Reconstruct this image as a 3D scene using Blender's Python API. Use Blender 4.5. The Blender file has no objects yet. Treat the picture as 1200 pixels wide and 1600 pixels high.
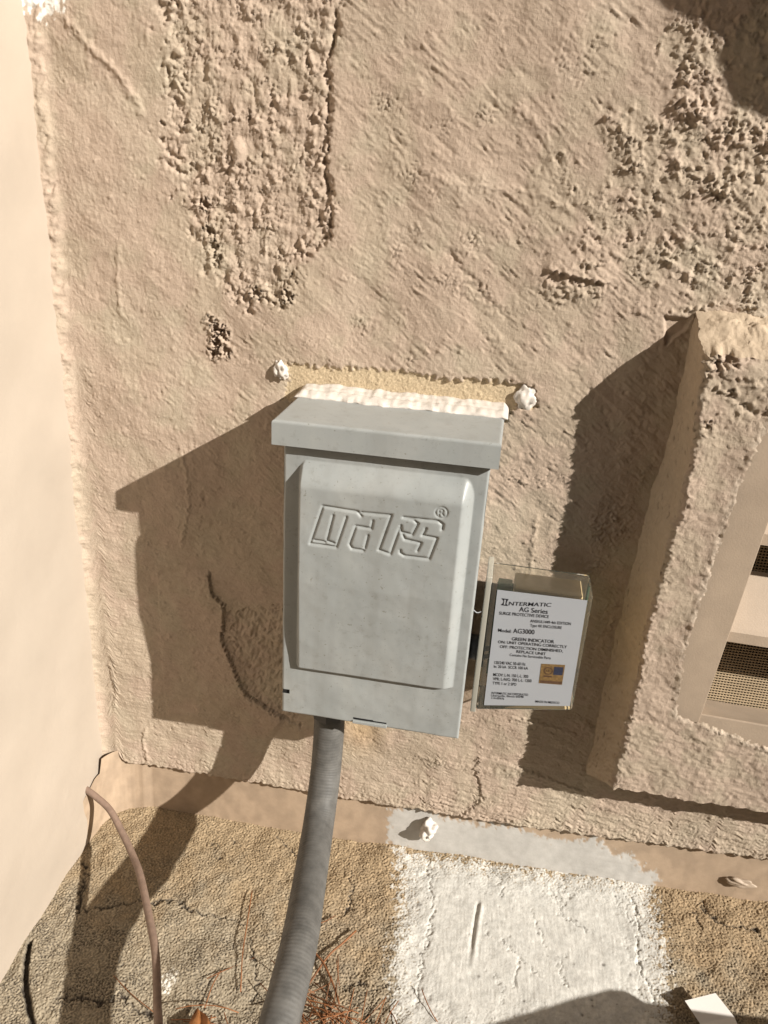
import bpy, bmesh, math
import numpy as np
from mathutils import Vector, Matrix

# ------------------------------------------------------------------ camera, sky, sun, exposure
# Metres. X runs right along the stucco wall, Y into the wall (its face is y = 0), Z up (0 = lens height).
scene = bpy.context.scene
COL = scene.collection
cam_data = bpy.data.cameras.new('camera')
cam_data.sensor_fit = 'VERTICAL'
cam_data.sensor_height = 36.0
cam_data.lens = 36.0 * 1214.49 / 1600.0
cam_data.clip_start = 0.01
cam_data.clip_end = 2000.0
cam = bpy.data.objects.new('camera', cam_data)
COL.objects.link(cam)
m = Matrix([[0.98377, -0.119235, 0.134088], [0.169929, 0.379095, -0.909622], [0.057627, 0.917644, 0.393203]]).to_4x4()
m.translation = Vector((0.0, -0.60, 0.0))
cam.matrix_world = m
scene.camera = cam

SUN = Vector((-1.93, 1.0, -1.22)).normalized()          # direction the light travels
world = bpy.data.worlds.new('World')
scene.world = world
world.use_nodes = True
wn = world.node_tree.nodes
wl = world.node_tree.links
wn.clear()
sky = wn.new('ShaderNodeTexSky')
sky.sky_type = 'NISHITA'
sky.sun_disc = False
sky.sun_elevation = math.asin(-SUN.z)
sky.sun_rotation = math.atan2(-SUN.x, -SUN.y)
bg = wn.new('ShaderNodeBackground')
bg.inputs['Strength'].default_value = 0.05
wo = wn.new('ShaderNodeOutputWorld')
wl.new(sky.outputs[0], bg.inputs[0])
wl.new(bg.outputs[0], wo.inputs[0])

sd = bpy.data.lights.new('sun', 'SUN')
sd.energy = 5.0
sd.angle = math.radians(0.53)
sd.color = (1.0, 0.94, 0.855)
sun = bpy.data.objects.new('sun', sd)
sun.rotation_euler = SUN.to_track_quat('-Z', 'Y').to_euler()
sun.location = (2, -2, 2)
COL.objects.link(sun)

scene.view_settings.view_transform = 'Standard'
scene.view_settings.look = 'None'
scene.view_settings.gamma = 1.0
scene.view_settings.use_curve_mapping = False
scene.view_settings.exposure = 0.72

# ------------------------------------------------------------------ helpers: noise fields
def white(ny, nx, seed):
    return np.random.default_rng(seed).standard_normal((ny, nx))

def spectral(ny, nx, step, fn, ang, stretch, seed):
    F = np.fft.rfft2(white(ny, nx, seed))
    kz = np.fft.fftfreq(ny, step)[:, None]
    kx = np.fft.rfftfreq(nx, step)[None, :]
    c, s = math.cos(ang), math.sin(ang)
    k = np.sqrt(((kx * c + kz * s) * stretch) ** 2 + (-kx * s + kz * c) ** 2) + 1e-9
    n = np.fft.irfft2(F * fn(k), s=(ny, nx))
    return (n - n.mean()) / (n.std() + 1e-12)

def band(G, lam, seed, bw=0.5, ang=0.0, stretch=1.0):
    """noise of one grain size (metres), unit variance; streaks along ang when stretch > 1"""
    return spectral(G[0], G[1], G[2], lambda k: np.exp(-np.log(k * lam) ** 2 / (2 * bw * bw)), math.radians(ang), stretch, seed)

def soft(G, lam, seed, ang=0.0, stretch=1.0):
    return spectral(G[0], G[1], G[2], lambda k: np.exp(-(k * lam) ** 2 / 2), math.radians(ang), stretch, seed)

def splat(G, density, weight, sx, sz, ang, seed, lo=0.3):
    """sparse grains or strokes: random spots (density per cell, times weight) each drawn as a small oval of peak ~1"""
    r = np.random.default_rng(seed)
    imp = (r.random((G[0], G[1])) < density * weight) * r.uniform(lo, 1.0, (G[0], G[1]))
    kz = np.fft.fftfreq(G[0], G[2])[:, None]; kx = np.fft.rfftfreq(G[1], G[2])[None, :]
    c, s = math.cos(math.radians(ang)), math.sin(math.radians(ang))
    k1 = kx * c + kz * s; k2 = -kx * s + kz * c
    ker = np.exp(-2 * math.pi ** 2 * ((k1 * sx) ** 2 + (k2 * sz) ** 2)) * (2 * math.pi * sx * sz / G[2] ** 2)
    return np.fft.irfft2(np.fft.rfft2(imp) * ker, s=(G[0], G[1]))

def sstep(a, b, x):
    t = np.clip((x - a) / (b - a), 0, 1)
    return t * t * (3 - 2 * t)

def seg_dist(X, Z, pts, closed=False):
    """distance to a polyline, the side of the nearest piece, and how far along it (0..1)"""
    D = np.full(X.shape, 9.0); S = np.zeros(X.shape); T = np.zeros(X.shape)
    n = len(pts)
    m = n if closed else n - 1
    for i in range(m):
        x0, z0 = pts[i][:2]; x1, z1 = pts[(i + 1) % n][:2]
        dx, dz = x1 - x0, z1 - z0
        L = dx * dx + dz * dz + 1e-12
        t = np.clip(((X - x0) * dx + (Z - z0) * dz) / L, 0, 1)
        d = np.hypot(X - x0 - t * dx, Z - z0 - t * dz)
        c = np.sign(dx * (Z - z0) - dz * (X - x0))
        u = d < D
        D = np.where(u, d, D); S = np.where(u, c, S); T = np.where(u, (i + t) / m, T)
    return D, S, T

def poly_sdf(X, Z, pts):
    """positive inside"""
    D, _, _ = seg_dist(X, Z, pts, True)
    ins = np.zeros(X.shape, bool)
    n = len(pts)
    for i in range(n):
        x0, z0 = pts[i]; x1, z1 = pts[(i + 1) % n]
        if abs(z1 - z0) < 1e-9: continue
        cr = ((z0 > Z) != (z1 > Z)) & (X < (x1 - x0) * (Z - z0) / (z1 - z0) + x0)
        ins ^= cr
    return np.where(ins, D, -D)

def near(X, Z, pts, pad):
    xs = [p[0] for p in pts]; zs_ = [p[1] for p in pts]
    j = np.where((X[0] > min(xs) - pad) & (X[0] < max(xs) + pad))[0]
    i = np.where((Z[:, 0] > min(zs_) - pad) & (Z[:, 0] < max(zs_) + pad))[0]
    if len(i) == 0 or len(j) == 0: return None
    return (slice(i[0], i[-1] + 1), slice(j[0], j[-1] + 1))

# ------------------------------------------------------------------ helpers: meshes and objects
def grid_object(name, co, mat, parent=None, keep=None, col=None, smooth=True):
    ny, nx = co.shape[:2]
    idx = np.arange(ny * nx).reshape(ny, nx)
    q = np.stack([idx[:-1, :-1], idx[:-1, 1:], idx[1:, 1:], idx[1:, :-1]], -1)
    q = q[keep] if keep is not None else q.reshape(-1, 4)
    used = np.zeros(ny * nx, bool); used[q.ravel()] = True
    remap = np.cumsum(used) - 1
    v = co.reshape(-1, 3)[used]
    q = remap[q]
    me = bpy.data.meshes.new(name)
    me.vertices.add(len(v)); me.vertices.foreach_set('co', v.astype(np.float32).ravel())
    me.loops.add(q.size); me.loops.foreach_set('vertex_index', q.astype(np.int32).ravel())
    me.polygons.add(len(q))
    me.polygons.foreach_set('loop_start', np.arange(0, q.size, 4, dtype=np.int32))
    me.polygons.foreach_set('loop_total', np.full(len(q), 4, np.int32))
    me.polygons.foreach_set('use_smooth', np.full(len(q), smooth))
    me.update(calc_edges=True)
    if col is not None:
        c = np.ones((len(v), 4), np.float32); c[:, :3] = col.reshape(-1, 3)[used]
        a = me.color_attributes.new('Col', 'FLOAT_COLOR', 'POINT')
        a.data.foreach_set('color', c.ravel())
    me.materials.append(mat)
    o = bpy.data.objects.new(name, me); COL.objects.link(o)
    if parent: o.parent = parent
    return o

def bm_object(name, bm, mat, parent=None, smooth=False, bevel=0.0, seg=2):
    if bevel > 0:
        bmesh.ops.bevel(bm, geom=list(bm.edges), offset=bevel, segments=seg, affect='EDGES', profile=0.6)
    bmesh.ops.recalc_face_normals(bm, faces=bm.faces)
    me = bpy.data.meshes.new(name); bm.to_mesh(me); bm.free()
    for p in me.polygons: p.use_smooth = smooth
    me.materials.append(mat)
    o = bpy.data.objects.new(name, me); COL.objects.link(o)
    if parent: o.parent = parent
    return o

def box(bm, x0, x1, y0, y1, z0, z1):
    vs = [bm.verts.new(p) for p in ((x0, y0, z0), (x1, y0, z0), (x1, y1, z0), (x0, y1, z0), (x0, y0, z1), (x1, y0, z1), (x1, y1, z1), (x0, y1, z1))]
    for f in ((0, 3, 2, 1), (4, 5, 6, 7), (0, 1, 5, 4), (1, 2, 6, 5), (2, 3, 7, 6), (3, 0, 4, 7)):
        bm.faces.new([vs[i] for i in f])
    return vs

def hexa(bm, pts):
    vs = [bm.verts.new(p) for p in pts]
    for f in ((0, 3, 2, 1), (4, 5, 6, 7), (0, 1, 5, 4), (1, 2, 6, 5), (2, 3, 7, 6), (3, 0, 4, 7)):
        bm.faces.new([vs[i] for i in f])

def spline(pts, n):
    P = [Vector(p) for p in pts]
    P = [P[0] * 2 - P[1]] + P + [P[-1] * 2 - P[-2]]
    out = []
    for i in range(1, len(P) - 2):
        for k in range(n):
            t = k / n
            a, b, c, d = P[i - 1], P[i], P[i + 1], P[i + 2]
            out.append(0.5 * (2 * b + (c - a) * t + (2 * a - 5 * b + 4 * c - d) * t * t + (3 * b - a - 3 * c + d) * t ** 3))
    out.append(P[-2])
    return out

def resample(path, step):
    out = [path[0]]; acc = 0.0
    for a, b in zip(path[:-1], path[1:]):
        L = (b - a).length; pos = step - acc
        while pos <= L:
            out.append(a.lerp(b, pos / L)); pos += step
        acc = L - (pos - step)
    return out

def tube(bm, path, r, n=10, cap=True):
    rings = []; up = None
    for i, p in enumerate(path):
        d = (path[min(i + 1, len(path) - 1)] - path[max(i - 1, 0)]).normalized()
        if up is None:
            up = d.orthogonal().normalized()
        up = (up - d * up.dot(d)).normalized()
        s = d.cross(up)
        rr = r(i / max(1, len(path) - 1), i) if callable(r) else r
        rings.append([bm.verts.new(p + (up * math.cos(2 * math.pi * k / n) + s * math.sin(2 * math.pi * k / n)) * rr) for k in range(n)])
    for a, b in zip(rings[:-1], rings[1:]):
        for k in range(n):
            bm.faces.new((a[k], a[(k + 1) % n], b[(k + 1) % n], b[k]))
    if cap:
        bm.faces.new(rings[0][::-1]); bm.faces.new(rings[-1])

def empty(name, loc, label, cat, group=None):
    o = bpy.data.objects.new(name, None); o.empty_display_size = 0.02
    o.location = (0, 0, 0); COL.objects.link(o)
    o['label'] = label; o['category'] = cat
    if group: o['group'] = group
    return o

def tag(o, label, cat, group=None):
    o['label'] = label; o['category'] = cat
    if group: o['group'] = group
    return o

# ------------------------------------------------------------------ helpers: materials
def principled(name, rough=0.7, spec=0.3):
    mt = bpy.data.materials.new(name); mt.use_nodes = True
    nt = mt.node_tree
    b = nt.nodes['Principled BSDF']
    b.inputs['Roughness'].default_value = rough
    b.inputs['Specular IOR Level'].default_value = spec
    return mt, nt, b

def noise(nt, scale, detail=4, rough=0.55, stretch=None):
    tc = nt.nodes.new('ShaderNodeTexCoord')
    n = nt.nodes.new('ShaderNodeTexNoise')
    n.inputs['Scale'].default_value = scale; n.inputs['Detail'].default_value = detail; n.inputs['Roughness'].default_value = rough
    if stretch:
        mp = nt.nodes.new('ShaderNodeMapping'); mp.inputs['Scale'].default_value = stretch
        nt.links.new(tc.outputs['Object'], mp.inputs['Vector']); nt.links.new(mp.outputs[0], n.inputs['Vector'])
    else:
        nt.links.new(tc.outputs['Object'], n.inputs['Vector'])
    return n

def ramp(nt, src, stops):
    r = nt.nodes.new('ShaderNodeValToRGB')
    e = r.color_ramp.elements
    while len(e) < len(stops): e.new(0.5)
    for k, (p, c) in enumerate(stops):
        e[k].position = p; e[k].color = (*c, 1) if len(c) == 3 else c
    nt.links.new(src, r.inputs[0])
    return r

def mult(nt, a, b, fac=1.0):
    mx = nt.nodes.new('ShaderNodeMix'); mx.data_type = 'RGBA'; mx.blend_type = 'MULTIPLY'
    mx.inputs['Factor'].default_value = fac
    nt.links.new(a, mx.inputs['A']); nt.links.new(b, mx.inputs['B'])
    return mx.outputs['Result']

def bump(nt, b, src, strength, dist, prev=None):
    bp = nt.nodes.new('ShaderNodeBump')
    bp.inputs['Strength'].default_value = strength; bp.inputs['Distance'].default_value = dist
    nt.links.new(src, bp.inputs['Height'])
    if prev: nt.links.new(prev.outputs[0], bp.inputs['Normal'])
    nt.links.new(bp.outputs[0], b.inputs['Normal'])
    return bp

def attr_material(name, rough, bscale, bdist, vary=0.12):
    """colour from the mesh's paint attribute, broken up by fine noise and fine relief"""
    mt, nt, b = principled(name, rough, 0.25)
    at = nt.nodes.new('ShaderNodeAttribute'); at.attribute_name = 'Col'
    n1 = noise(nt, bscale * 0.35, 5, 0.6)
    lo = 1 - vary; hi = 1 + vary * 0.6
    r1 = ramp(nt, n1.outputs[0], [(0.3, (lo, lo, lo * 0.99)), (0.7, (hi, hi, hi))])
    nt.links.new(mult(nt, at.outputs['Color'], r1.outputs[0]), b.inputs['Base Color'])
    n2 = noise(nt, bscale, 4, 0.65)
    n3 = noise(nt, bscale * 3.1, 2, 0.5)
    bump(nt, b, n3.outputs[0], 0.5, bdist * 0.35, bump(nt, b, n2.outputs[0], 0.6, bdist))
    return mt

def plain(name, col, rough=0.6, spec=0.35, vary=0.1, scale=60, bscale=None, bdist=0.0003, metal=0.0):
    mt, nt, b = principled(name, rough, spec)
    n1 = noise(nt, scale, 5, 0.6)
    c0 = tuple(v * (1 - vary) for v in col); c1 = tuple(min(1, v * (1 + vary)) for v in col)
    r1 = ramp(nt, n1.outputs[0], [(0.3, c0), (0.7, c1)])
    nt.links.new(r1.outputs[0], b.inputs['Base Color'])
    b.inputs['Metallic'].default_value = metal
    if bscale:
        n2 = noise(nt, bscale, 4, 0.6)
        bump(nt, b, n2.outputs[0], 0.6, bdist)
    return mt

def enamel(name):
    """grey baked enamel with a film of dust, rubs and run marks"""
    mt, nt, b = principled(name, 0.4, 0.4)
    n1 = noise(nt, 22, 6, 0.62, (1, 1, 0.55))
    r1 = ramp(nt, n1.outputs[0], [(0.28, (0.262, 0.280, 0.280)), (0.52, (0.282, 0.298, 0.296)), (0.76, (0.318, 0.328, 0.320))])
    n2 = noise(nt, 160, 5, 0.7)
    r2 = ramp(nt, n2.outputs[0], [(0.28, (0.86, 0.85, 0.83)), (0.45, (1, 1, 1))])
    n5 = noise(nt, 55, 4, 0.6, (1, 1, 0.06))
    r5 = ramp(nt, n5.outputs[0], [(0.33, (0.93, 0.925, 0.915)), (0.5, (1, 1, 1)), (0.72, (1.03, 1.03, 1.02))])
    n6 = noise(nt, 420, 2, 0.4)
    r6 = ramp(nt, n6.outputs[0], [(0.25, (0.72, 0.69, 0.64)), (0.31, (1, 1, 1))])
    nt.links.new(mult(nt, mult(nt, mult(nt, r1.outputs[0], r2.outputs[0]), r5.outputs[0]), r6.outputs[0]), b.inputs['Base Color'])
    r3 = ramp(nt, n1.outputs[0], [(0.3, (0.36,) * 3), (0.7, (0.58,) * 3)])
    nt.links.new(r3.outputs[0], b.inputs['Roughness'])
    n3 = noise(nt, 700, 2, 0.5)
    n4 = noise(nt, 14, 3, 0.5)
    bump(nt, b, n3.outputs[0], 0.25, 0.00012, bump(nt, b, n4.outputs[0], 0.3, 0.0007))
    return mt

def clear_plastic(name, tint, gloss=0.9, rough=0.06, milk=0.07):
    mt = bpy.data.materials.new(name); mt.use_nodes = True
    nt = mt.node_tree; nt.nodes.clear()
    out = nt.nodes.new('ShaderNodeOutputMaterial')
    tr = nt.nodes.new('ShaderNodeBsdfTransparent'); tr.inputs[0].default_value = (*tint, 1)
    gl = nt.nodes.new('ShaderNodeBsdfGlossy'); gl.inputs['Roughness'].default_value = rough; gl.inputs[0].default_value = (gloss, gloss, gloss, 1)
    df = nt.nodes.new('ShaderNodeBsdfDiffuse'); df.inputs[0].default_value = (0.6, 0.58, 0.5, 1)
    fr = nt.nodes.new('ShaderNodeFresnel'); fr.inputs[0].default_value = 1.5
    m0 = nt.nodes.new('ShaderNodeMixShader'); m0.inputs[0].default_value = milk
    m1 = nt.nodes.new('ShaderNodeMixShader')
    nt.links.new(tr.outputs[0], m0.inputs[1]); nt.links.new(df.outputs[0], m0.inputs[2])
    nt.links.new(fr.outputs[0], m1.inputs[0]); nt.links.new(m0.outputs[0], m1.inputs[1]); nt.links.new(gl.outputs[0], m1.inputs[2])
    nt.links.new(m1.outputs[0], out.inputs[0])
    return mt

M_STUCCO = attr_material('painted_stucco', 0.85, 560, 0.0010, 0.10)
M_SLAB = attr_material('exposed_aggregate_concrete', 0.9, 700, 0.0006, 0.2)
M_TRIM = attr_material('painted_flashing', 0.62, 500, 0.0002, 0.08)
M_SIDE = plain('smooth_cream_paint', (0.395, 0.338, 0.278), 0.62, 0.3, 0.07, 7, 200, 0.0003)
M_STUCCO_FAR = plain('far_painted_stucco', (0.40, 0.305, 0.225), 0.82, 0.25, 0.1, 30, 220, 0.0025)
M_GREY = enamel('grey_enamel')
M_CAULK = plain('white_sealant', (0.55, 0.51, 0.465), 0.5, 0.4, 0.06, 120, 420, 0.0005)
M_BLACK = plain('black_gap', (0.02, 0.02, 0.02), 0.7, 0.2)
M_CLEAR = clear_plastic('clear_polycarbonate', (0.975, 0.965, 0.93))
M_RIM = clear_plastic('frosted_rim', (0.9, 0.9, 0.88), 0.9, 0.2, 0.5)
M_LABEL = plain('matt_label_paper', (0.325, 0.34, 0.365), 0.55, 0.3, 0.02, 40)
M_INK = plain('black_ink', (0.025, 0.025, 0.03), 0.6, 0.2)
M_VENT = plain('vent_paint', (0.36, 0.285, 0.215), 0.55, 0.35, 0.08, 40, 700, 0.00025)

# ------------------------------------------------------------------ large structure: the stucco wall
STEP = 0.00092
XW = np.arange(-0.374, 0.43, STEP); ZT = 0.20
zb_pts = [(-0.40, -0.580), (-0.3512, -0.5784), (-0.1562, -0.5781), (0.0308, -0.5736), (0.2, -0.5683), (0.2945, -0.562), (0.5, -0.556)]
def wall_bottom(x):
    z = np.interp(x, [p[0] for p in zb_pts], [p[1] for p in zb_pts])
    return z
rag = np.interp(XW, np.linspace(-0.4, 0.5, 260), np.random.default_rng(5).standard_normal(260)) * 0.0011
zb = wall_bottom(XW) + rag + 0.010 * np.exp(-((XW + 0.354) / 0.006) ** 2)
NZ = int((ZT + 0.58) / STEP); NX = len(XW)
V = np.linspace(0, 1, NZ)[:, None]
X = np.repeat(XW[None, :], NZ, 0); Z = zb[None, :] + V * (ZT - zb[None, :])
G = (NZ, NX, STEP)
PXW = lambda pts: pts

def fb(lam, seed, n=3, ang=0.0, stretch=1.0, fall=0.6, bw=0.6):
    return sum(fall ** i * band(G, lam * 0.5 ** i, seed + 1000 * i, bw, ang, stretch) for i in range(n))

patchy = np.clip(0.75 + 0.45 * soft(G, 0.022, 7), 0.15, 1.8)
h = 0.8 * soft(G, 0.12, 1) + 0.22 * band(G, 0.035, 2) + 0.04 * band(G, 0.012, 3)
# trowel streaks: diagonal over the middle and right, level low down on the left, upright on the far left
w_left = 1 - sstep(-0.30, -0.20, X)
w_low = 1 - sstep(-0.34, -0.22, Z)
diag = 0.10 * band(G, 0.0030, 4, 0.6, -40, 8) + 0.045 * band(G, 0.007, 14, 0.6, -34, 12) + 0.05 * band(G, 0.0040, 144, 0.6, -24, 8)
level = 0.09 * band(G, 0.0032, 5, 0.6, -5, 9) + 0.04 * band(G, 0.007, 145, 0.6, -3, 10)
upright = 0.06 * band(G, 0.0045, 6, 0.6, 95, 5) + 0.05 * band(G, 0.004, 146, 0.6, -35, 3)
wd = (1 - w_left * 0.7) * (1 - 0.8 * w_low)
h += wd * diag * patchy * 1.25 + w_low * level + w_left * (1 - w_low) * upright
h += 0.07 * patchy * np.clip(band(G, 0.0025, 8, 0.5), -1.6, 2.4) + 0.05 * band(G, 0.0042, 9, 0.6)
# sand: single grains standing proud, pinholes, and straight scratches dragged by the trowel
dens = np.clip(0.7 + 0.75 * soft(G, 0.03, 170) + 0.35 * soft(G, 0.008, 171), 0.08, 3)
h += 0.50 * np.minimum(splat(G, 0.021, dens, 0.00082, 0.00082, 0, 172), 1.4)
h += 0.24 * np.minimum(splat(G, 0.006, dens, 0.0013, 0.0011, 30, 173), 1.4)
h -= 0.60 * np.minimum(splat(G, 0.0045, dens, 0.0009, 0.0008, 0, 174), 1.4)
for a_, sd_, L_ in ((-42, 175, 0.010), (-36, 176, 0.016), (-30, 177, 0.012), (-46, 178, 0.007)):
    h += (wd * patchy) * 0.24 * (np.minimum(splat(G, 0.0009, patchy, L_, 0.00075, a_, sd_), 1.5) - 1.2 * np.minimum(splat(G, 0.0009, patchy, L_ * 0.8, 0.0007, a_ + 2, sd_ + 20), 1.5))
for a_, sd_ in ((-4, 180), (3, 181)):
    h += w_low * 0.22 * (np.minimum(splat(G, 0.0009, patchy, 0.012, 0.0007, a_, sd_), 1.5) - np.minimum(splat(G, 0.0009, patchy, 0.010, 0.0007, a_ - 3, sd_ + 20), 1.5))
# grit showing through in loose clusters
h += 0.22 * np.clip(band(G, 0.0036, 90, 0.55), -0.6, 2.5) * sstep(0.7, 1.9, soft(G, 0.014, 10) + 0.35 * soft(G, 0.05, 91))

def lumps(lam, seed, ang=0.0, stretch=1.0):
    """crumbly plaster: broken lumps of many sizes, patchily distributed"""
    b0 = band(G, lam, seed, 0.95, ang, stretch) + 0.35 * band(G, lam * 0.42, seed + 3000, 0.6)
    b0 = np.clip(b0, -0.9, 2.6)
    d_ = np.clip(0.8 + 0.7 * soft(G, lam * 2.0, seed + 5000), 0.0, 3)
    cr_ = sum(w_ * np.minimum(splat(G, q_ * (0.006 / lam) ** 2, d_, lam * f_ * stretch ** 0.5, lam * f_ * 0.8, ang + a2, seed + 5100 + k2), 1.25)
              for k2, (w_, q_, f_, a2) in enumerate(((1.5, 0.010, 0.24, 35), (1.1, 0.02, 0.17, -40), (0.9, 0.02, 0.13, 5), (-1.2, 0.008, 0.18, 60))))
    return (0.5 * (b0 + 0.25 * np.abs(b0)) + 0.85 * cr_) * np.clip(0.72 + 0.32 * soft(G, lam * 2.2, seed + 7000), 0.25, 1.4)

# coarse dashed patch, raked upright, set back from the coat on its right
A = [(-0.2649,0.1202),(-0.1455,0.1229),(-0.1427,0.0937),(-0.1493,0.0737),(-0.1457,0.0310),(-0.1473,0.0050),(-0.1402,-0.0240),(-0.1440,-0.0431),(-0.1576,-0.0513),(-0.1685,-0.0595),(-0.1749,-0.0731),(-0.1794,-0.0908),(-0.1898,-0.0946),(-0.2012,-0.0877),(-0.2044,-0.0967),(-0.2148,-0.0946),(-0.2253,-0.0915),(-0.2282,-0.0810),(-0.2385,-0.0746),(-0.2422,-0.0606),(-0.2487,-0.0530),(-0.2465,-0.0376),(-0.2590,-0.0179),(-0.2563,-0.0053),(-0.2683,-0.0016),(-0.2637,0.0082),(-0.2694,0.0157),(-0.2556,0.0224),(-0.2664,0.0337),(-0.2608,0.0463),(-0.2684,0.0591),(-0.2610,0.0784),(-0.2690,0.0899)]
sA = poly_sdf(X, Z, A) + (0.0045 * band(G, 0.020, 163) + 0.0035 * band(G, 0.009, 11)) * sstep(-0.13, -0.16, X) + 0.0012 * band(G, 0.004, 12)
xr = np.interp(Z, [-0.2, -0.05, 0.06, 0.12], [-0.16, -0.135, -0.128, -0.124])
edge_right = sstep(-0.03, 0.0, X - xr)
mA = sstep(-0.003, 0.008, sA) * (1 - edge_right) + sstep(-0.0004, 0.0009, sA) * edge_right
roughA = (0.78 * lumps(0.0064, 13, 90, 1.3) + 0.42 * lumps(0.0036, 15, 90, 1.1) + 0.9 * np.minimum(splat(G, 0.03, dens, 0.0011, 0.00095, 90, 185), 1.5) - 0.8 * np.minimum(splat(G, 0.010, dens, 0.0016, 0.0010, 90, 186), 1.4)) * np.clip(0.95 + 0.4 * soft(G, 0.02, 165), 0.3, 1.6) + 0.16 * band(G, 0.0026, 155, 0.5) + 0.14 * band(G, 0.006, 16, 0.7, 90, 12) + 0.5 * band(G, 0.02, 17)
h = h * (1 - 0.6 * mA) + mA * (roughA - 2.3)
# the deep joint down its right side
D, S_, T = seg_dist(X, Z, [(-0.1424,0.1229),(-0.1418,0.0937),(-0.1479,0.0738),(-0.1459,0.0512),(-0.1462,0.0310),(-0.1469,0.0051),(-0.1416,-0.0241),(-0.1431,-0.0412),(-0.1547,-0.0511),(-0.1675,-0.0594),(-0.1744,-0.0741),(-0.1789,-0.0888)])
h -= 2.6 * np.exp(-((D * S_ + 0.0012 * band(G, 0.012, 160) + 0.0005 * band(G, 0.005, 161)) / 0.0022) ** 2) * np.clip(0.8 + 0.35 * soft(G, 0.02, 162), 0.3, 1.3)
# crumbs along the patch's edge
mE = np.exp(-(sA / 0.004) ** 2)
h += mE * 0.9 * lumps(0.005, 18) * sstep(0.0, 1.0, soft(G, 0.012, 19) + 0.3)

# the rough dash at upper right
B = [(0.0404,-0.0383),(0.0168,-0.0645),(0.0458,-0.0736),(0.0794,-0.0574),(0.1061,-0.0687),(0.1375,-0.0706),(0.1906,-0.0751),(0.1510,0.1295),(0.0757,0.1278),(0.0905,0.0937),(0.0923,0.0612),(0.0757,0.0454),(0.0509,0.0442),(0.0484,0.0344),(0.0710,0.0257),(0.0447,0.0042),(0.0173,0.0128),(0.0249,-0.0094),(0.0400,-0.0211)]
sB = poly_sdf(X, Z, B) + 0.011 * band(G, 0.03, 20) + 0.006 * band(G, 0.012, 21)
mB = sstep(-0.010, 0.016, sB)
roughB = 0.82 * lumps(0.0066, 22) + 0.46 * lumps(0.0038, 23) + 0.8 * np.minimum(splat(G, 0.02, dens, 0.0012, 0.0010, 20, 187), 1.5) + 0.14 * band(G, 0.0024, 156, 0.5) + 0.4 * band(G, 0.016, 24)
h += mB * (0.30 + 0.70 * np.clip(soft(G, 0.014, 25) * 0.7 + 0.7, 0.05, 1.7)) * roughB
# torn crest below the shade at the top right corner
crest = [(0.0875,0.1042),(0.0951,0.0904),(0.0949,0.0760),(0.1051,0.0617),(0.1062,0.0468),(0.1235,0.0419),(0.1350,0.0444),(0.1571,0.0360)]
D, S_, T = seg_dist(X, Z, crest)
D = D + 0.003 * band(G, 0.012, 26)
h += np.exp(-(D / 0.011) ** 2) * (1.2 + 1.5 * lumps(0.008, 27) + 0.7 * lumps(0.004, 28))
for pts, hh, ww in ([(0.0912,0.0544),(0.0968,0.0532),(0.1031,0.0519)], 4.0, 0.005), ([(0.0509,0.0442),(0.0588,0.0349),(0.0663,0.0286)], 2.6, 0.006), ([(0.1205,0.0086),(0.1316,0.0052)], 3.0, 0.007), ([(0.0620,0.0165),(0.0702,0.0186)], 2.0, 0.004):
    D, S_, T = seg_dist(X, Z, pts)
    h += np.exp(-((D + 0.0015 * band(G, 0.008, 29)) / ww) ** 2) * hh * (0.5 + 0.6 * lumps(0.005, 30))

# ledges where one pass of plaster laps over another: (line, proud side, height, run-out)
def ledge(pts, side, height, run, wob=0.0012, seed=40, ends=0.06):
    global h
    s = near(X, Z, pts, 0.05)
    if s is None: return
    xx, zz = X[s], Z[s]
    D, S_, T = seg_dist(xx, zz, pts)
    d = D * S_ * side + wob * band((xx.shape[0], xx.shape[1], STEP), 0.007, seed)
    f = np.where(d > 0, np.exp(-np.clip(d, 0, 1) / run) * sstep(-0.0002, 0.0009, d), sstep(-0.0007, 0.0001, d) * 0.0)
    endf = sstep(0.0, ends, T) * (1 - sstep(1 - ends, 1.0, T))
    h[s] += height * f * endf

def ridge(pts, height, width, wob=0.001, seed=60, lump=0.0, ends=0.08):
    global h
    s = near(X, Z, pts, 0.04)
    if s is None: return
    xx, zz = X[s], Z[s]
    g = (xx.shape[0], xx.shape[1], STEP)
    D, S_, T = seg_dist(xx, zz, pts)
    D = np.abs(D * S_ + wob * band(g, 0.008, seed))
    endf = sstep(-0.001, ends, T) * (1 - sstep(1 - ends, 1.001, T))
    e = height * np.exp(-(D / width) ** 2) * endf
    if lump: e = e * (1 - lump + lump * 1.3 * np.clip(band(g, 0.006, seed + 1) + 0.4, 0, 2))
    h[s] += e

ledge([(0.0690,-0.0618),(0.0410,-0.0572),(0.0139,-0.0534)], -1, 4.0, 0.008, 0.0005, 41, 0.2)
ridge([(0.0197,-0.0688),(0.0332,-0.0664),(0.0498,-0.0696)], 1.5, 0.006, 0.002, 61, 0.35)
ledge([(-0.2483,-0.3376),(-0.2429,-0.3622),(-0.2320,-0.3728),(-0.2338,-0.3967),(-0.2360,-0.4097),(-0.2312,-0.4218),(-0.2221,-0.4451),(-0.2133,-0.4674),(-0.1913,-0.4816),(-0.1718,-0.4918)], -1, 3.6, 0.03, 0.0007, 42, 0.03)
ledge([(0.1757,-0.0666),(0.1451,-0.0655),(0.1208,-0.0756),(0.1075,-0.0758)], 1, 1.6, 0.012, 0.001, 43)
ledge([(0.0242,-0.4962),(0.0677,-0.5065),(0.1265,-0.5211)], -1, 1.2, 0.008, 0.001, 44)
ledge([(-0.0039,-0.5907),(0.0266,-0.5468),(0.0151,-0.5135),(0.0171,-0.4977)], -1, 1.6, 0.02, 0.001, 45)
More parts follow.
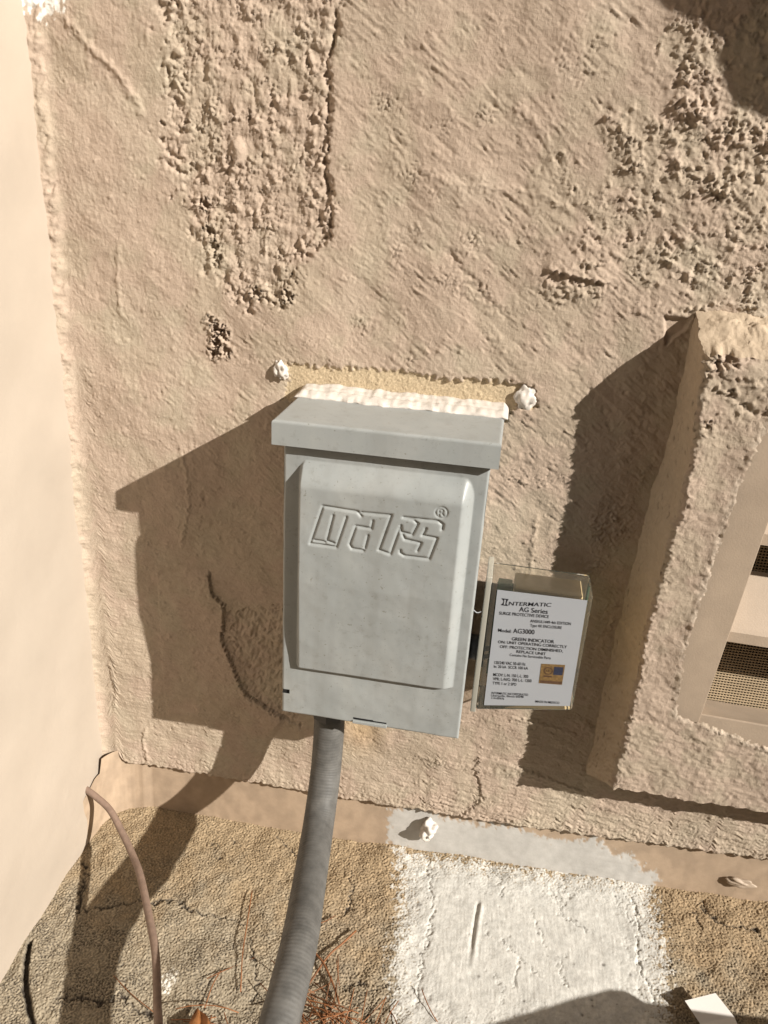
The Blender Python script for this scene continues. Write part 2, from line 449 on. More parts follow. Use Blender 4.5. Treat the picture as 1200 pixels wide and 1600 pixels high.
ridge([(-0.3436,0.0947),(-0.3323,0.0860),(-0.3235,0.0755),(-0.3119,0.0667),(-0.3027,0.0590),(-0.2892,0.0410),(-0.2836,0.0287)], 1.3, 0.0022, 0.0006, 62)
ridge([(-0.3118,-0.0583),(-0.3153,-0.0877),(-0.3144,-0.1180)], 0.8, 0.0016, 0.0008, 63)
ridge([(-0.2708,-0.2172),(-0.2640,-0.2457),(-0.2629,-0.2758),(-0.2735,-0.3216)], 0.9, 0.0016, 0.0008, 64)
ridge([(-0.3207,-0.5291),(-0.3250,-0.5504),(-0.3209,-0.5747)], 1.3, 0.0015, 0.0006, 65)
ridge([(-0.3534,-0.4530),(-0.3497,-0.4907),(-0.3546,-0.5153)], 1.2, 0.0016, 0.001, 66)
ridge([(-0.1134,-0.1995),(-0.0418,-0.1442),(-0.0501,-0.1349)], 0.3, 0.002, 0.001, 67)
ridge([(0.0384,-0.2429),(0.0388,-0.2778),(0.0422,-0.3201)], 0.7, 0.0016, 0.0008, 68)
ridge([(-0.0184,0.0527),(-0.0043,0.0436),(0.0056,0.0343),(0.0170,0.0149)], 0.8, 0.002, 0.0012, 69)
ridge([(-0.0951,0.0129),(-0.0481,-0.0012),(0.0017,-0.0025),(0.0368,-0.0150)], 0.7, 0.0025, 0.0012, 70)
ridge([(-0.0583,-0.0408),(-0.0374,-0.0618),(-0.0214,-0.0790),(-0.0009,-0.0914)], -0.9, 0.002, 0.0015, 71)
ridge([(0.0368,-0.4491),(0.0780,-0.4521),(0.1049,-0.4578)], 0.9, 0.002, 0.0012, 72)
ridge([(-0.0485,-0.5110),(0.0018,-0.5163),(0.0804,-0.5115)], 0.7, 0.0025, 0.002, 73)
ridge([(0.0989,-0.4373),(0.1500,-0.4707)], 0.8, 0.003, 0.002, 74)
# strokes of a wide trowel: low arcs across the field right of the coarse patch
rs = np.random.default_rng(77)
for k in range(80):
    x0 = rs.uniform(-0.13, 0.12); z0 = rs.uniform(-0.14, 0.12); L = rs.uniform(0.04, 0.12); a = math.radians(rs.uniform(-48, -26))
    ridge([(x0, z0), (x0 + L * 0.5 * math.cos(a), z0 + L * 0.5 * math.sin(a) + 0.003), (x0 + L * math.cos(a), z0 + L * math.sin(a))], rs.uniform(0.15, 0.42) * rs.choice([-1, 1]), rs.uniform(0.0009, 0.0020), 0.0004, 100 + k, 0.0, 0.3)

# pits and clumps of bare grit scattered through the coat
spots = [(-0.1074,0.0488),(-0.1036,0.0458),(-0.1112,0.0526),(-0.0381,0.0420),(-0.0349,0.0449),(-0.0784,0.0046),(-0.0854,0.0059),(-0.0627,0.0349),(-0.0516,-0.0629),(-0.0439,-0.0692),(-0.0339,-0.0730),(-0.0224,-0.0698),(-0.0560,-0.0678),(-0.0753,-0.0353),(-0.0911,-0.0498),(-0.0759,-0.1272),(-0.0374,-0.0393),(-0.0332,-0.0346),(0.0268,0.0073),(0.0197,0.0109),(-0.1178,-0.1013),(-0.1098,-0.1104),(0.0246,-0.2165),(0.0143,-0.2167),(0.0401,-0.2174),(0.0497,-0.2135),(-0.0172,-0.5124),(0.0238,0.0696),(0.0312,0.0882),(0.0123,0.0766)]
for k, (sx, sz) in enumerate(spots):
    s = near(X, Z, [(sx, sz)], 0.014)
    if s is None: continue
    r = np.hypot(X[s] - sx, Z[s] - sz)
    gk = (X[s].shape[0], X[s].shape[1], STEP)
    h[s] += np.exp(-(np.clip(r + 0.0030 * band(gk, 0.008, 900 + k, 0.7), 0, 1) / 0.0058) ** 2) * 0.42 * np.clip(band(gk, 0.0042, 200 + k, 0.8), -1.3, 2.2)
for k in range(420):
    sx, sz = rs.uniform(-0.35, 0.3), rs.uniform(-0.56, 0.14)
    rr = rs.uniform(0.0008, 0.0022)
    s = near(X, Z, [(sx, sz)], 0.008)
    if s is None: continue
    e = np.exp(-(((X[s] - sx) / rr) ** 2 + ((Z[s] - sz) / (rr * rs.uniform(0.7, 1.5))) ** 2))
    h[s] += e * rs.choice([-1.1, 0.8, 1.2]) * rs.uniform(0.4, 1.0)
for (sx, sz), dep, rr in zip([(-0.2345,-0.1173),(-0.2293,-0.1219),(-0.2338,-0.1295),(-0.2362,-0.1380),(-0.2263,-0.1350),(-0.2386,-0.1115),(-0.2409,-0.0249),(-0.2375,-0.0439),(-0.2348,-0.0553),(-0.2319,-0.0646),(-0.2001,-0.0876),(-0.1743,-0.0875)], [4.5, 4, 5, 4.2, 3.4, 2.5, 3, 3, 3, 3.2, 2.8, 3, 2, 2], [0.0042, 0.005, 0.0045, 0.004, 0.004, 0.003, 0.004, 0.004, 0.004, 0.004, 0.004, 0.004, 0.004, 0.004]):
    s = near(X, Z, [(sx, sz)], 0.02)
    if s is None: continue
    g = (X[s].shape[0], X[s].shape[1], STEP)
    r = np.hypot(X[s] - sx, Z[s] - sz) + 0.0016 * band(g, 0.005, int(abs(sx * 1e5)))
    h[s] -= dep * sstep(rr, rr * 0.45, r)
    h[s] += 1.2 * np.exp(-((r - rr * 1.2) / 0.0018) ** 2)
# loose pebble caught in the dash
sx, sz = [(-0.2130,0.0126)][0]
r = np.hypot((X - sx) / 0.006, (Z - sz) / 0.0095)
h += 3.4 * np.clip(1 - r * r, 0, 1) ** 0.6
# raked hollow behind the box, smooth notch beside the vent's head
C = [(-0.2321,-0.3790),(-0.1717,-0.3627),(-0.1574,-0.5014),(-0.1835,-0.4894),(-0.2082,-0.4710),(-0.2208,-0.4449),(-0.2278,-0.4134)]
mC = sstep(-0.001, 0.004, poly_sdf(X, Z, C) + 0.0035 * band(G, 0.014, 31, 0.7))
h += mC * (-1.1 + 0.28 * band(G, 0.006, 32, 0.7, 78, 3) + 0.35 * lumps(0.005, 33) + 0.5 * soft(G, 0.012, 322))
N_ = [(0.1062,-0.0786),(0.1277,-0.0786),(0.1242,-0.0881),(0.1167,-0.0952),(0.1118,-0.1027)]
mN = sstep(0.0, 0.002, poly_sdf(X, Z, N_))
h = h * (1 - mN) + mN * (-2.0)
# grit crumbled beside the vent, in its shade
for pts in ([(0.0879,-0.2478),(0.0951,-0.2758),(0.0912,-0.3003)], [(0.0951,-0.2299),(0.1087,-0.2507)], [(0.1111,-0.3096),(0.1106,-0.3537)]):
    D, S_, T = seg_dist(X, Z, pts)
    h += np.exp(-(D / 0.009) ** 2) * 1.0 * lumps(0.004, 34)
# strip of bare plaster above the box where a cover was cut away
R_ = [(-0.1754,-0.1406),(-0.1369,-0.1401),(-0.0854,-0.1372),(-0.0446,-0.1404),(-0.0101,-0.1370),(0.0217,-0.1399),(0.0279,-0.1575),(0.0101,-0.1573),(0.0037,-0.1705),(-0.0937,-0.1703),(-0.1789,-0.1711),(-0.1726,-0.1545)]
sR = poly_sdf(X, Z, R_) + 0.0011 * band(G, 0.008, 35)
mR = sstep(-0.0005, 0.0009, sR)
h = h * (1 - 0.7 * mR) + mR * (-1.7 + 0.35 * lumps(0.0028, 36))
# old sealant bead down the inner corner on the left
cr = [(-0.3609,0.1256),(-0.3630,0.0862),(-0.3629,0.0079),(-0.3651,-0.0698),(-0.3682,-0.1670),(-0.3682,-0.1990),(-0.3671,-0.2459),(-0.3706,-0.3089),(-0.3703,-0.3760),(-0.3741,-0.4490),(-0.3738,-0.5109),(-0.3683,-0.5759)]
xc = np.interp(Z, [p[1] for p in cr][::-1], [p[0] for p in cr][::-1]) + 0.0012 * soft(G, 0.02, 37)
fade = 1 - 0.6 * sstep(-0.30, -0.42, Z)
beadn = np.clip(0.85 + 0.22 * band(G, 0.014, 38, 0.6, 60, 1.6) + 0.10 * band(G, 0.006, 39, 0.6), 0.2, 2.0)
h += fade * 2.8 * beadn * np.exp(-((X - xc) / 0.0046) ** 2)
h += 8.0 * np.exp(-np.clip(X + 0.371, 0, 1) / 0.0050) * np.clip(1 + 0.10 * band(G, 0.02, 46), 0.3, 2)
# heavier, level-dragged coat along the foot of the wall
foot = sstep(0.075, 0.02, Z - zb[None, :]) * sstep(-0.15, 0.0, X)
h += foot * (1.2 + 0.26 * lumps(0.0045, 47) + 0.12 * band(G, 0.0026, 157, 0.5) + 0.22 * band(G, 0.008, 48, 0.7, -8, 7))
footl = sstep(0.03, 0.0, Z - zb[None, :])
h += footl * (0.8 + 0.25 * band(G, 0.008, 49, 0.7))

# paint colour, thin and thick
tA = np.array([0.412, 0.324, 0.254]); tB = np.array([0.400, 0.326, 0.250]); tC = np.array([0.425, 0.348, 0.272])
mixg = sstep(-0.4, 1.2, soft(G, 0.05, 50) + 0.45 * mB + 0.25 * soft(G, 0.016, 51) + 0.9 * w_low * 0.6)
colr = tA + (tB - tA) * mixg[..., None]
colr = colr + (tC - tA) * (sstep(0.2, 1.4, soft(G, 0.07, 52))[..., None]) * 0.7
raw = np.array([0.47, 0.378, 0.255]) * (0.9 + 0.25 * (np.clip(band(G, 0.003, 53), -1, 1)[..., None] * 0.5 + 0.5))
colr = colr * (1 - mR[..., None]) + raw * mR[..., None]
# rusty stain by the conduit entry, cream flashes where crests are rubbed
st = np.exp(-(((X - (-0.098)) / 0.022) ** 2 + ((Z + 0.485) / 0.028) ** 2)) * 0.55
colr = colr * (1 - st[..., None]) + np.array([0.46, 0.31, 0.155]) * st[..., None]
sW = poly_sdf(X, Z, [(-0.3736,0.1254),(-0.3256,0.1263),(-0.3377,0.1034),(-0.3428,0.0978),(-0.3500,0.0945),(-0.3571,0.0935),(-0.3606,0.0973),(-0.3677,0.0955),(-0.3766,0.0961)]) + 0.003 * band(G, 0.006, 54, 0.5, 80, 2)
mW = sstep(-0.001, 0.001, sW)[..., None]
colr = colr * (1 - mW) + np.array([0.72, 0.70, 0.66]) * mW

wall = empty('stucco_wall', (0, 0, -0.58), 'large tan painted stucco wall with trowel marks and rough patches', 'wall')
co = np.stack([X, -h / 1000.0, Z], -1)
VX0, VX1, VZ0, VZ1 = 0.15, 0.40, -0.45, -0.115          # opening behind the vent
xcn = 0.5 * (X[:-1, :-1] + X[1:, 1:]); zcn = 0.5 * (Z[:-1, :-1] + Z[1:, 1:])
keep = ~((xcn > VX0) & (xcn < VX1) & (zcn > VZ0) & (zcn < VZ1))
# turn the lower edge back as a lip
lip = co[:1].copy(); lip[..., 1] = 0.022; lip[..., 2] += 0.0005
co2 = np.concatenate([lip, co], 0)
keep2 = np.concatenate([np.ones((1, NX - 1), bool), keep], 0)
col2 = np.concatenate([colr[:1], colr], 0)
grid_object('textured_coat', co2, M_STUCCO, wall, keep2, col2)
bm = bmesh.new()
x1 = float(XW[-1]); zbr = float(zb[-1])
def quad(bm, pts): bm.faces.new([bm.verts.new(p) for p in pts])
quad(bm, [(x1, 0, zbr), (3.5, 0, -0.55), (3.5, 0, ZT), (x1, 0, ZT)])
quad(bm, [(-0.374, 0, ZT), (x1, 0, ZT), (3.5, 0, ZT), (3.5, 0, 2.2), (-0.374, 0, 2.2)])
quad(bm, [(x1, 0, zbr), (x1, 0.02, zbr), (3.5, 0.02, -0.55), (3.5, 0, -0.55)])
bm_object('plain_coat', bm, M_STUCCO_FAR, wall)

# ------------------------------------------------------------------ the return wall on the left
yy = np.concatenate([np.arange(0.004, -0.30, -0.004), np.linspace(-0.31, -1.6, 40)])
zz = np.concatenate([np.linspace(-0.70, 0.20, 226), np.linspace(0.25, 2.2, 30)])
Yg, Zg = np.meshgrid(yy, zz)
g2 = (len(zz), len(yy), 0.004)
hs = 0.6 * soft(g2, 0.12, 301) + 0.06 * band(g2, 0.04, 302)
chips = np.clip(band(g2, 0.012, 304) - 1.5, 0, 2) * np.exp(-((Zg + 0.60) / 0.06) ** 2) * sstep(-0.16, -0.05, Yg)
hs += 1.3 * chips
co = np.stack([-0.3685 + hs / 1000.0, Yg, Zg], -1)
sw = grid_object('return_wall', co, M_SIDE)
tag(sw, 'smooth pale cream return wall running forward along the left edge', 'wall')

# ------------------------------------------------------------------ flashing strip at the foot of the wall
path = []
for a in np.linspace(0, math.pi / 2, 14):
    path.append((-0.366 + 0.035 * (1 - math.cos(a)), -0.029 + 0.035 * math.sin(a)))
path = [(-0.3712, -0.070), (-0.3702, -0.060), (-0.3682, -0.050), (-0.3668, -0.040)] + path + [(x, 0.006) for x in np.arange(-0.322, 0.62, 0.006)]
pa = np.array(path)
vv = np.linspace(0, 1, 14)
PX = np.repeat(pa[None, :, 0], 14, 0); PY = np.repeat(pa[None, :, 1], 14, 0)
g3 = (14, len(pa), 0.006)
wv = 0.0004 * soft(g3, 0.12, 320)
ztop = np.interp(PX, [-0.37, -0.33, 0.6], [-0.566, -0.562, -0.54]); 
ztop = np.where(PY < -0.02, -0.5815 - 0.55 * np.clip(-PY - 0.03, 0, 1), ztop)
zlow = -0.652 + 0.03 * (PX + 0.37)
co = np.stack([PX, PY - wv + np.where(PX > -0.325, 0.003, 0.0) - 0.004 * vv[:, None], ztop + (zlow - ztop) * vv[:, None]], -1)
tr = np.array([0.375, 0.285, 0.205]); wt = np.array([0.46, 0.445, 0.42])
pcol = np.repeat(np.repeat(tr[None, None, :], 14, 0), len(pa), 1)
# finer copy so the overspray of white paint has an edge of its own
def refine(a, k, ax):
    n = a.shape[ax]; t = np.linspace(0, n - 1, (n - 1) * k + 1); i = np.minimum(t.astype(int), n - 2); f = t - i
    sh = [1] * a.ndim; sh[ax] = -1; f = f.reshape(sh)
    return np.take(a, i, ax) * (1 - f) + np.take(a, i + 1, ax) * f
co = refine(refine(co, 5, 1), 4, 0)
g3 = (co.shape[0], co.shape[1], 0.0012)
SX, SZ = co[..., 0], co[..., 2]
sp = poly_sdf(SX, SZ, [(-0.0662,-0.6049),(-0.0613,-0.5885),(-0.0371,-0.5797),(-0.0106,-0.5872),(0.0217,-0.5899),(0.0591,-0.5846),(0.0974,-0.5908),(0.1219,-0.5884),(0.1391,-0.5810),(0.1632,-0.5978),(0.1742,-0.5910),(0.1896,-0.6091),(0.2050,-0.6104),(0.2059,-0.6344),(0.0684,-0.6606),(-0.0628,-0.6391)]) + 0.0022 * band(g3, 0.010, 330) + 0.001 * band(g3, 0.004, 331)
mp_ = sstep(-0.001, 0.0015, sp)[..., None]
cc_ = tr * (0.94 + 0.08 * np.clip(soft(g3, 0.02, 332), -1, 1)[..., None])
cc_ = cc_ * (1 - mp_) + wt * mp_ * (0.97 + 0.04 * np.clip(soft(g3, 0.02, 333), -1, 1)[..., None])
co[..., 1] -= 0.0005 * mp_[..., 0] * (1 + 0.22 * np.clip(band(g3, 0.005, 334, 0.6, -8, 6), -1, 2) + 0.25 * soft(g3, 0.02, 335)) * (0.4 + 0.5 * sstep(0.09, 0.17, SX))
fl = grid_object('flashing_strip', co, M_TRIM, None, None, cc_)
tag(fl, 'tan painted flashing strip between stucco wall and concrete, partly whitewashed', 'flashing')

# ------------------------------------------------------------------ concrete and ground
def slab_z(x, y): return -0.645 + 0.03 * (x + 0.37) + 0.06 * y
ST = 0.0009
xs = np.arange(-0.40, 0.40, ST); ys = np.arange(-0.31, 0.03, ST)
SXg, SYg = np.meshgrid(xs, ys)
gs = (len(ys), len(xs), ST)
paint = poly_sdf(SXg, SYg, [(-0.0560,0.0105),(-0.0393,-0.0026),(0.1972,0.0089),(0.2009,-0.0007),(0.2008,-0.0206),(0.2028,-0.0405),(0.2050,-0.0658),(0.2043,-0.0900),(0.1993,-0.1136),(0.1980,-0.1504),(-0.0325,-0.1928),(-0.0305,-0.1668),(-0.0328,-0.1397),(-0.0399,-0.1175),(-0.0380,-0.0856),(-0.0415,-0.0520),(-0.0491,-0.0162)])
paint = paint + 0.004 * band(gs, 0.012, 401) + 0.003 * band(gs, 0.004, 402)
core = sstep(-0.002, 0.0022, paint)
thick = sstep(0.004, 0.045, paint)
grain = np.clip(band(gs, 0.0026, 403, 0.42), -1.2, 2.0) * 0.54 + 0.16 * band(gs, 0.0055, 404)
hs = grain * (1 - 0.50 * core - 0.47 * thick) + (0.9 * soft(gs, 0.06, 405) + 0.25 * band(gs, 0.02, 406)) * (1 - 0.75 * thick)
hs += core * (0.25 + 0.06 * band(gs, 0.0032, 407, 0.5, 92, 9) + 0.05 * band(gs, 0.016, 408)) * thick
crk = np.zeros_like(hs)
def crack(pts, w, dep, seed, jit=1.0):
    global hs, crk
    s = near(SXg, SYg, pts, 0.02)
    if s is None: return
    xx, zz_ = SXg[s], SYg[s]
    g = (xx.shape[0], xx.shape[1], ST)
    D, S_, T = seg_dist(xx, zz_, pts)
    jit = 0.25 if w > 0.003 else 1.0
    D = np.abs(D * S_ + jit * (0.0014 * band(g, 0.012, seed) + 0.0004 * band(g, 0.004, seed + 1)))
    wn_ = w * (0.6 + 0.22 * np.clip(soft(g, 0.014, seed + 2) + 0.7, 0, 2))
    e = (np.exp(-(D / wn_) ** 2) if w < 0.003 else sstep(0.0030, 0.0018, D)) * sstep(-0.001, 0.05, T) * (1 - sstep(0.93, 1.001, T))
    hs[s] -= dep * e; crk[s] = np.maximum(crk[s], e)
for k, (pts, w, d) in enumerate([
    ([(-0.3664,-0.1572),(-0.3579,-0.1767),(-0.3458,-0.1978),(-0.3216,-0.2258),(-0.3036,-0.2476)], 0.0036, 7.0),  # wide flat-bottomed band beside the return wall, sunk and darkened
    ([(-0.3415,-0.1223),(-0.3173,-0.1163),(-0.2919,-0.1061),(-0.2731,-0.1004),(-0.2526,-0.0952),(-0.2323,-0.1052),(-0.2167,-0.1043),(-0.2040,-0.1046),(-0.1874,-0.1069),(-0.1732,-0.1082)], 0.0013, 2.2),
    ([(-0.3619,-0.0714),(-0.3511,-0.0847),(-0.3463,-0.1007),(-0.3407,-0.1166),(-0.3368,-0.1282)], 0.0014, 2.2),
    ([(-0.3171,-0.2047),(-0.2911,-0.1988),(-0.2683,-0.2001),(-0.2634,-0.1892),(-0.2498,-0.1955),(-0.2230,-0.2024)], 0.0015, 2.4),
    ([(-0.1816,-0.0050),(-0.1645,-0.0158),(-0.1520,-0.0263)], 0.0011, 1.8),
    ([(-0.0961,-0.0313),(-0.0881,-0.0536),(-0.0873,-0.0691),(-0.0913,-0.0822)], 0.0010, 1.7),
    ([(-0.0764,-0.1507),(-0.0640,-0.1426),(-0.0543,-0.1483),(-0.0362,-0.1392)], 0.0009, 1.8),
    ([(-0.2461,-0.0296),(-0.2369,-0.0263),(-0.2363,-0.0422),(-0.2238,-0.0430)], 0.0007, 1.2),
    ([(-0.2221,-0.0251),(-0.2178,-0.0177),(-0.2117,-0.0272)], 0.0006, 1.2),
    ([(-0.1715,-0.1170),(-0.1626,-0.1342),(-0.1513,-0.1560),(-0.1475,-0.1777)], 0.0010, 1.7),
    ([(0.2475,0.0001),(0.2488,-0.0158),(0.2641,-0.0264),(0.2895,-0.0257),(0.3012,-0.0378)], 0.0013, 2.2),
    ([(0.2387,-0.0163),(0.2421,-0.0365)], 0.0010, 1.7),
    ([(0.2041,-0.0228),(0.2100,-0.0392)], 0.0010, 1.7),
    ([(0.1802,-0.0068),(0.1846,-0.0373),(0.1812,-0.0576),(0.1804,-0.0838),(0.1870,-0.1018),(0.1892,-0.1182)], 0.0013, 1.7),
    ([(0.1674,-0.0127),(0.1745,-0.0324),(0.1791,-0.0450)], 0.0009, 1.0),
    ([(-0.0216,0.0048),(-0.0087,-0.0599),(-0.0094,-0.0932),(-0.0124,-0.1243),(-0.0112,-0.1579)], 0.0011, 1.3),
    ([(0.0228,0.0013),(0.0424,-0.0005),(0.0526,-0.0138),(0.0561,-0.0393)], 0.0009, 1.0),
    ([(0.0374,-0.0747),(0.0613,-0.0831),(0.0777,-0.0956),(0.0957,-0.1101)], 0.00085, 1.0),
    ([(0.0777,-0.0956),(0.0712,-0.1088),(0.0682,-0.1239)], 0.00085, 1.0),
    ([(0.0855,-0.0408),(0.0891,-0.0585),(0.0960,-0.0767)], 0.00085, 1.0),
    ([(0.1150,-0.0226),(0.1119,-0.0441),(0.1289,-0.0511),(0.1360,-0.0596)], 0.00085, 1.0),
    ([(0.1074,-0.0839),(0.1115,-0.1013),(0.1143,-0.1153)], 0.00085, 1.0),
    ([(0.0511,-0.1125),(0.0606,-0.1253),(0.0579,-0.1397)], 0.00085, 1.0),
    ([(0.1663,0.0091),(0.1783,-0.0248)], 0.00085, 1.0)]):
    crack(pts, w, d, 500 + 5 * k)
# a trowel gouge and a few blisters in the whitewash
D, S_, T = seg_dist(SXg, SYg, [(0.0340,-0.0414),(0.0320,-0.0658),(0.0304,-0.0921),(0.0299,-0.1165)])
hs += -1.5 * np.exp(-((D) / 0.0020) ** 2) * sstep(0, 0.1, T) * (1 - sstep(0.5, 1.0, T)) + 1.0 * np.exp(-((D * S_ - 0.0035) / 0.002) ** 2) * sstep(0, 0.1, T) * (1 - sstep(0.6, 1.0, T)) 
rs = np.random.default_rng(88)
dirt = np.zeros_like(hs)
for k in range(120):
    sx, sy = rs.uniform(-0.06, 0.2), rs.uniform(-0.23, 0.0)
    s = near(SXg, SYg, [(sx, sy)], 0.006)
    if s is None: continue
    e = np.exp(-(np.hypot(SXg[s] - sx, SYg[s] - sy) / rs.uniform(0.0005, 0.0013)) ** 2)
    hs[s] += e * rs.choice([-1.0, 0.5]); dirt[s] = np.maximum(dirt[s], e * rs.choice([0, 0, 0.8]))
# near the wall the grit is stained ochre; further out it is greyer with soil caught in the pits
far = sstep(-0.02, -0.17, SYg + 0.02 * soft(gs, 0.03, 420))
ochre = np.array([0.345, 0.262, 0.165]); grey = np.array([0.335, 0.284, 0.208])
cs = ochre + (grey - ochre) * far[..., None]
warm = np.exp(-((SXg + 0.075) / 0.04) ** 2)[..., None] * 0.22 + (sstep(0.19, 0.23, SXg) * (1 - far))[..., None] * 0.3
cs = cs * (1 - warm) + np.array([0.36, 0.245, 0.14]) * warm
cs = cs * (0.95 + 0.22 * np.clip(band(gs, 0.0030, 421, 0.4), -1.6, 1.6)[..., None] * 0.7)
soilw = np.clip(0.28 + 0.62 * far * sstep(-0.5, 0.8, soft(gs, 0.03, 422) + 0.5 * (SXg > 0.19)), 0, 1)
soil = sstep(0.0, -0.42, grain + 0.12 * band(gs, 0.004, 423)) * soilw
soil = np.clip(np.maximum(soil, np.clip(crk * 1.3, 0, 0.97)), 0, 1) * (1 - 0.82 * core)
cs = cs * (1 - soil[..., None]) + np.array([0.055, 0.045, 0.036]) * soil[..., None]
wp = np.array([0.555, 0.545, 0.51]) * (0.96 + 0.06 * np.clip(soft(gs, 0.02, 424), -1, 1)[..., None])
cov = np.clip(core * (sstep(-0.75, -0.2, grain) * (1 - sstep(0, 0.35, thick)) + sstep(0, 0.35, thick)), 0, 1)[..., None]
cs = cs * (1 - cov) + wp * cov
cs = cs * (1 - dirt[..., None]) + np.array([0.07, 0.055, 0.045]) * dirt[..., None]
# a splash of white paint
D = np.hypot(SXg - [(-0.2266,-0.1728)][0][0], (SYg - [(-0.2266,-0.1728)][0][1]) * 0.6) + 0.002 * band(gs, 0.006, 425)
mS = sstep(0.006, 0.0045, D)[..., None]
cs = cs * (1 - mS) + np.array([0.66, 0.63, 0.56]) * mS
co = np.stack([SXg, SYg, slab_z(SXg, SYg) + hs / 1000.0], -1)
sl = grid_object('concrete_slab', co, M_SLAB, None, None, cs)
sl['kind'] = 'structure'
M_SLAB_FAR = plain('far_concrete', (0.37, 0.31, 0.22), 0.9, 0.2, 0.22, 120, 330, 0.003)
bm = bmesh.new()
yn = float(ys[0]); xe = float(xs[-1])
def sq(x0, x1, y0, y1): quad(bm, [(x0, y0, slab_z(x0, y0)), (x1, y0, slab_z(x1, y0)), (x1, y1, slab_z(x1, y1)), (x0, y1, slab_z(x0, y1))])
sq(-0.40, xe, -1.3, yn); sq(xe, 2.0, -1.3, 0.03)
o = bm_object('concrete_apron', bm, M_SLAB_FAR); o['kind'] = 'structure'
bm = bmesh.new()
quad(bm, [(-250, -250, -0.76), (250, -250, -0.76), (250, 250, -0.76), (-250, 250, -0.76)])
o = bm_object('ground', bm, plain('dry_soil', (0.25, 0.19, 0.125), 0.95, 0.1, 0.3, 3, 40, 0.02)); o['kind'] = 'structure'

# ------------------------------------------------------------------ louvred vent in its stuccoed surround
vent = empty('wall_vent', (0.27, 0, -0.5), 'louvred vent with insect screen in a raised stucco surround at right', 'vent')
xv = np.arange(0.0, 0.300, 0.0011); zv = np.arange(-0.476, -0.097, 0.0011)
nv, mv = len(zv), len(xv)
gv = (nv, mv, 0.0011)
jag = np.interp(zv, np.linspace(-0.48, -0.09, 120), np.random.default_rng(9).standard_normal(120)) * 0.0009
jag += np.interp(zv, np.linspace(-0.48, -0.09, 24), np.random.default_rng(10).standard_normal(24)) * 0.0011
xl = np.interp(zv, [-0.476, -0.40, -0.325, -0.265, -0.203, -0.096], [0.1330, 0.1335, 0.1327, 0.1352, 0.1385, 0.1325]) + jag
VX = xl[:, None] + xv[None, :] * (0.43 - xl[:, None]) / xv[-1]
VZ = np.repeat(zv[:, None], mv, 1)
VZ = VZ + 0.0010 * np.interp(VX[0], np.linspace(0.1, 0.45, 90), np.random.default_rng(11).standard_normal(90))[None, :] * (sstep(-0.46, -0.476, VZ) + sstep(-0.11, -0.098, VZ))
hv = 0.5 * soft(gv, 0.05, 601) + 0.15 * band(gv, 0.012, 602) + 0.11 * np.clip(band(gv, 0.0036, 603, 0.6), -1.2, 2.5) + 0.05 * band(gv, 0.0026, 633, 0.5) + 0.5 * np.minimum(splat(gv, 0.022, 1.0, 0.0009, 0.0009, 0, 650), 1.4) + 0.35 * np.minimum(splat(gv, 0.008, 1.0, 0.0015, 0.0012, 20, 651), 1.4) - 0.6 * np.minimum(splat(gv, 0.006, 1.0, 0.0010, 0.0009, 0, 652), 1.4) + 0.12 * band(gv, 0.0042, 604, 0.5, -12, 5) * sstep(-0.36, -0.42, VZ)
topm = sstep(-0.19, -0.13, VZ)
hv += topm * 0.42 * np.clip(band(gv, 0.0055, 605, 0.6), -0.6, 2.5) * np.clip(0.6 + 0.5 * soft(gv, 0.012, 634), 0, 2)
ed = VX - xl[:, None]
hv += 0.8 * np.exp(-(ed / 0.006) ** 2) * np.clip(band(gv, 0.004, 606) + 0.3, -0.5, 2) - 3.0 * np.exp(-(ed / 0.0016) ** 2)
hv -= 2.5 * np.exp(-((VZ + 0.098) / 0.004) ** 2)
for pts, dep, w in ([(0.1642,-0.1303),(0.1712,-0.1346),(0.1813,-0.1344)], 2.2, 0.0016), ([(0.1536,-0.1245),(0.1652,-0.1288)], 1.2, 0.0012), ([(0.1576,-0.1142),(0.1645,-0.1131)], 1.4, 0.0015), ([(0.1709,-0.1120),(0.1758,-0.1115)], 1.4, 0.0015), ([(0.1362,-0.4031),(0.1591,-0.4007),(0.1767,-0.4118),(0.1984,-0.4174)], 0.7, 0.0012):
    D, S_, T = seg_dist(VX, VZ, pts)
    hv -= dep * np.exp(-((D + 0.0006 * band(gv, 0.005, 607)) / w) ** 2)
for (sx, sz), dep, rr in zip([(0.1478,-0.0984),(0.1399,-0.1044),(0.1434,-0.1464),(0.1554,-0.1230)], [5, 3.5, 2.5, 2], [0.0070, 0.0042, 0.0024, 0.002]):
    r = np.hypot(VX - sx, VZ - sz) + 0.0018 * band(gv, 0.007, 608)
    hv -= dep * sstep(rr, rr * 0.5, r)
    hv += 1.2 * np.exp(-((r - rr * 1.25) / 0.002) ** 2)
xin = np.interp(VZ, [-0.42, -0.3885, -0.329, -0.242, -0.187, -0.14, -0.12], [0.171, 0.1700, 0.1645, 0.1705, 0.174, 0.183, 0.188]) + 0.0006 * soft(gv, 0.006, 609)
zin = np.interp(VX, [0.16, 0.171, 0.2056, 0.2486, 0.45], [-0.386, -0.392, -0.4005, -0.411, -0.418]) + 0.0010 * soft(gv, 0.006, 610)
open_ = (VX > xin) & (VZ > zin) & (VZ < -0.128)
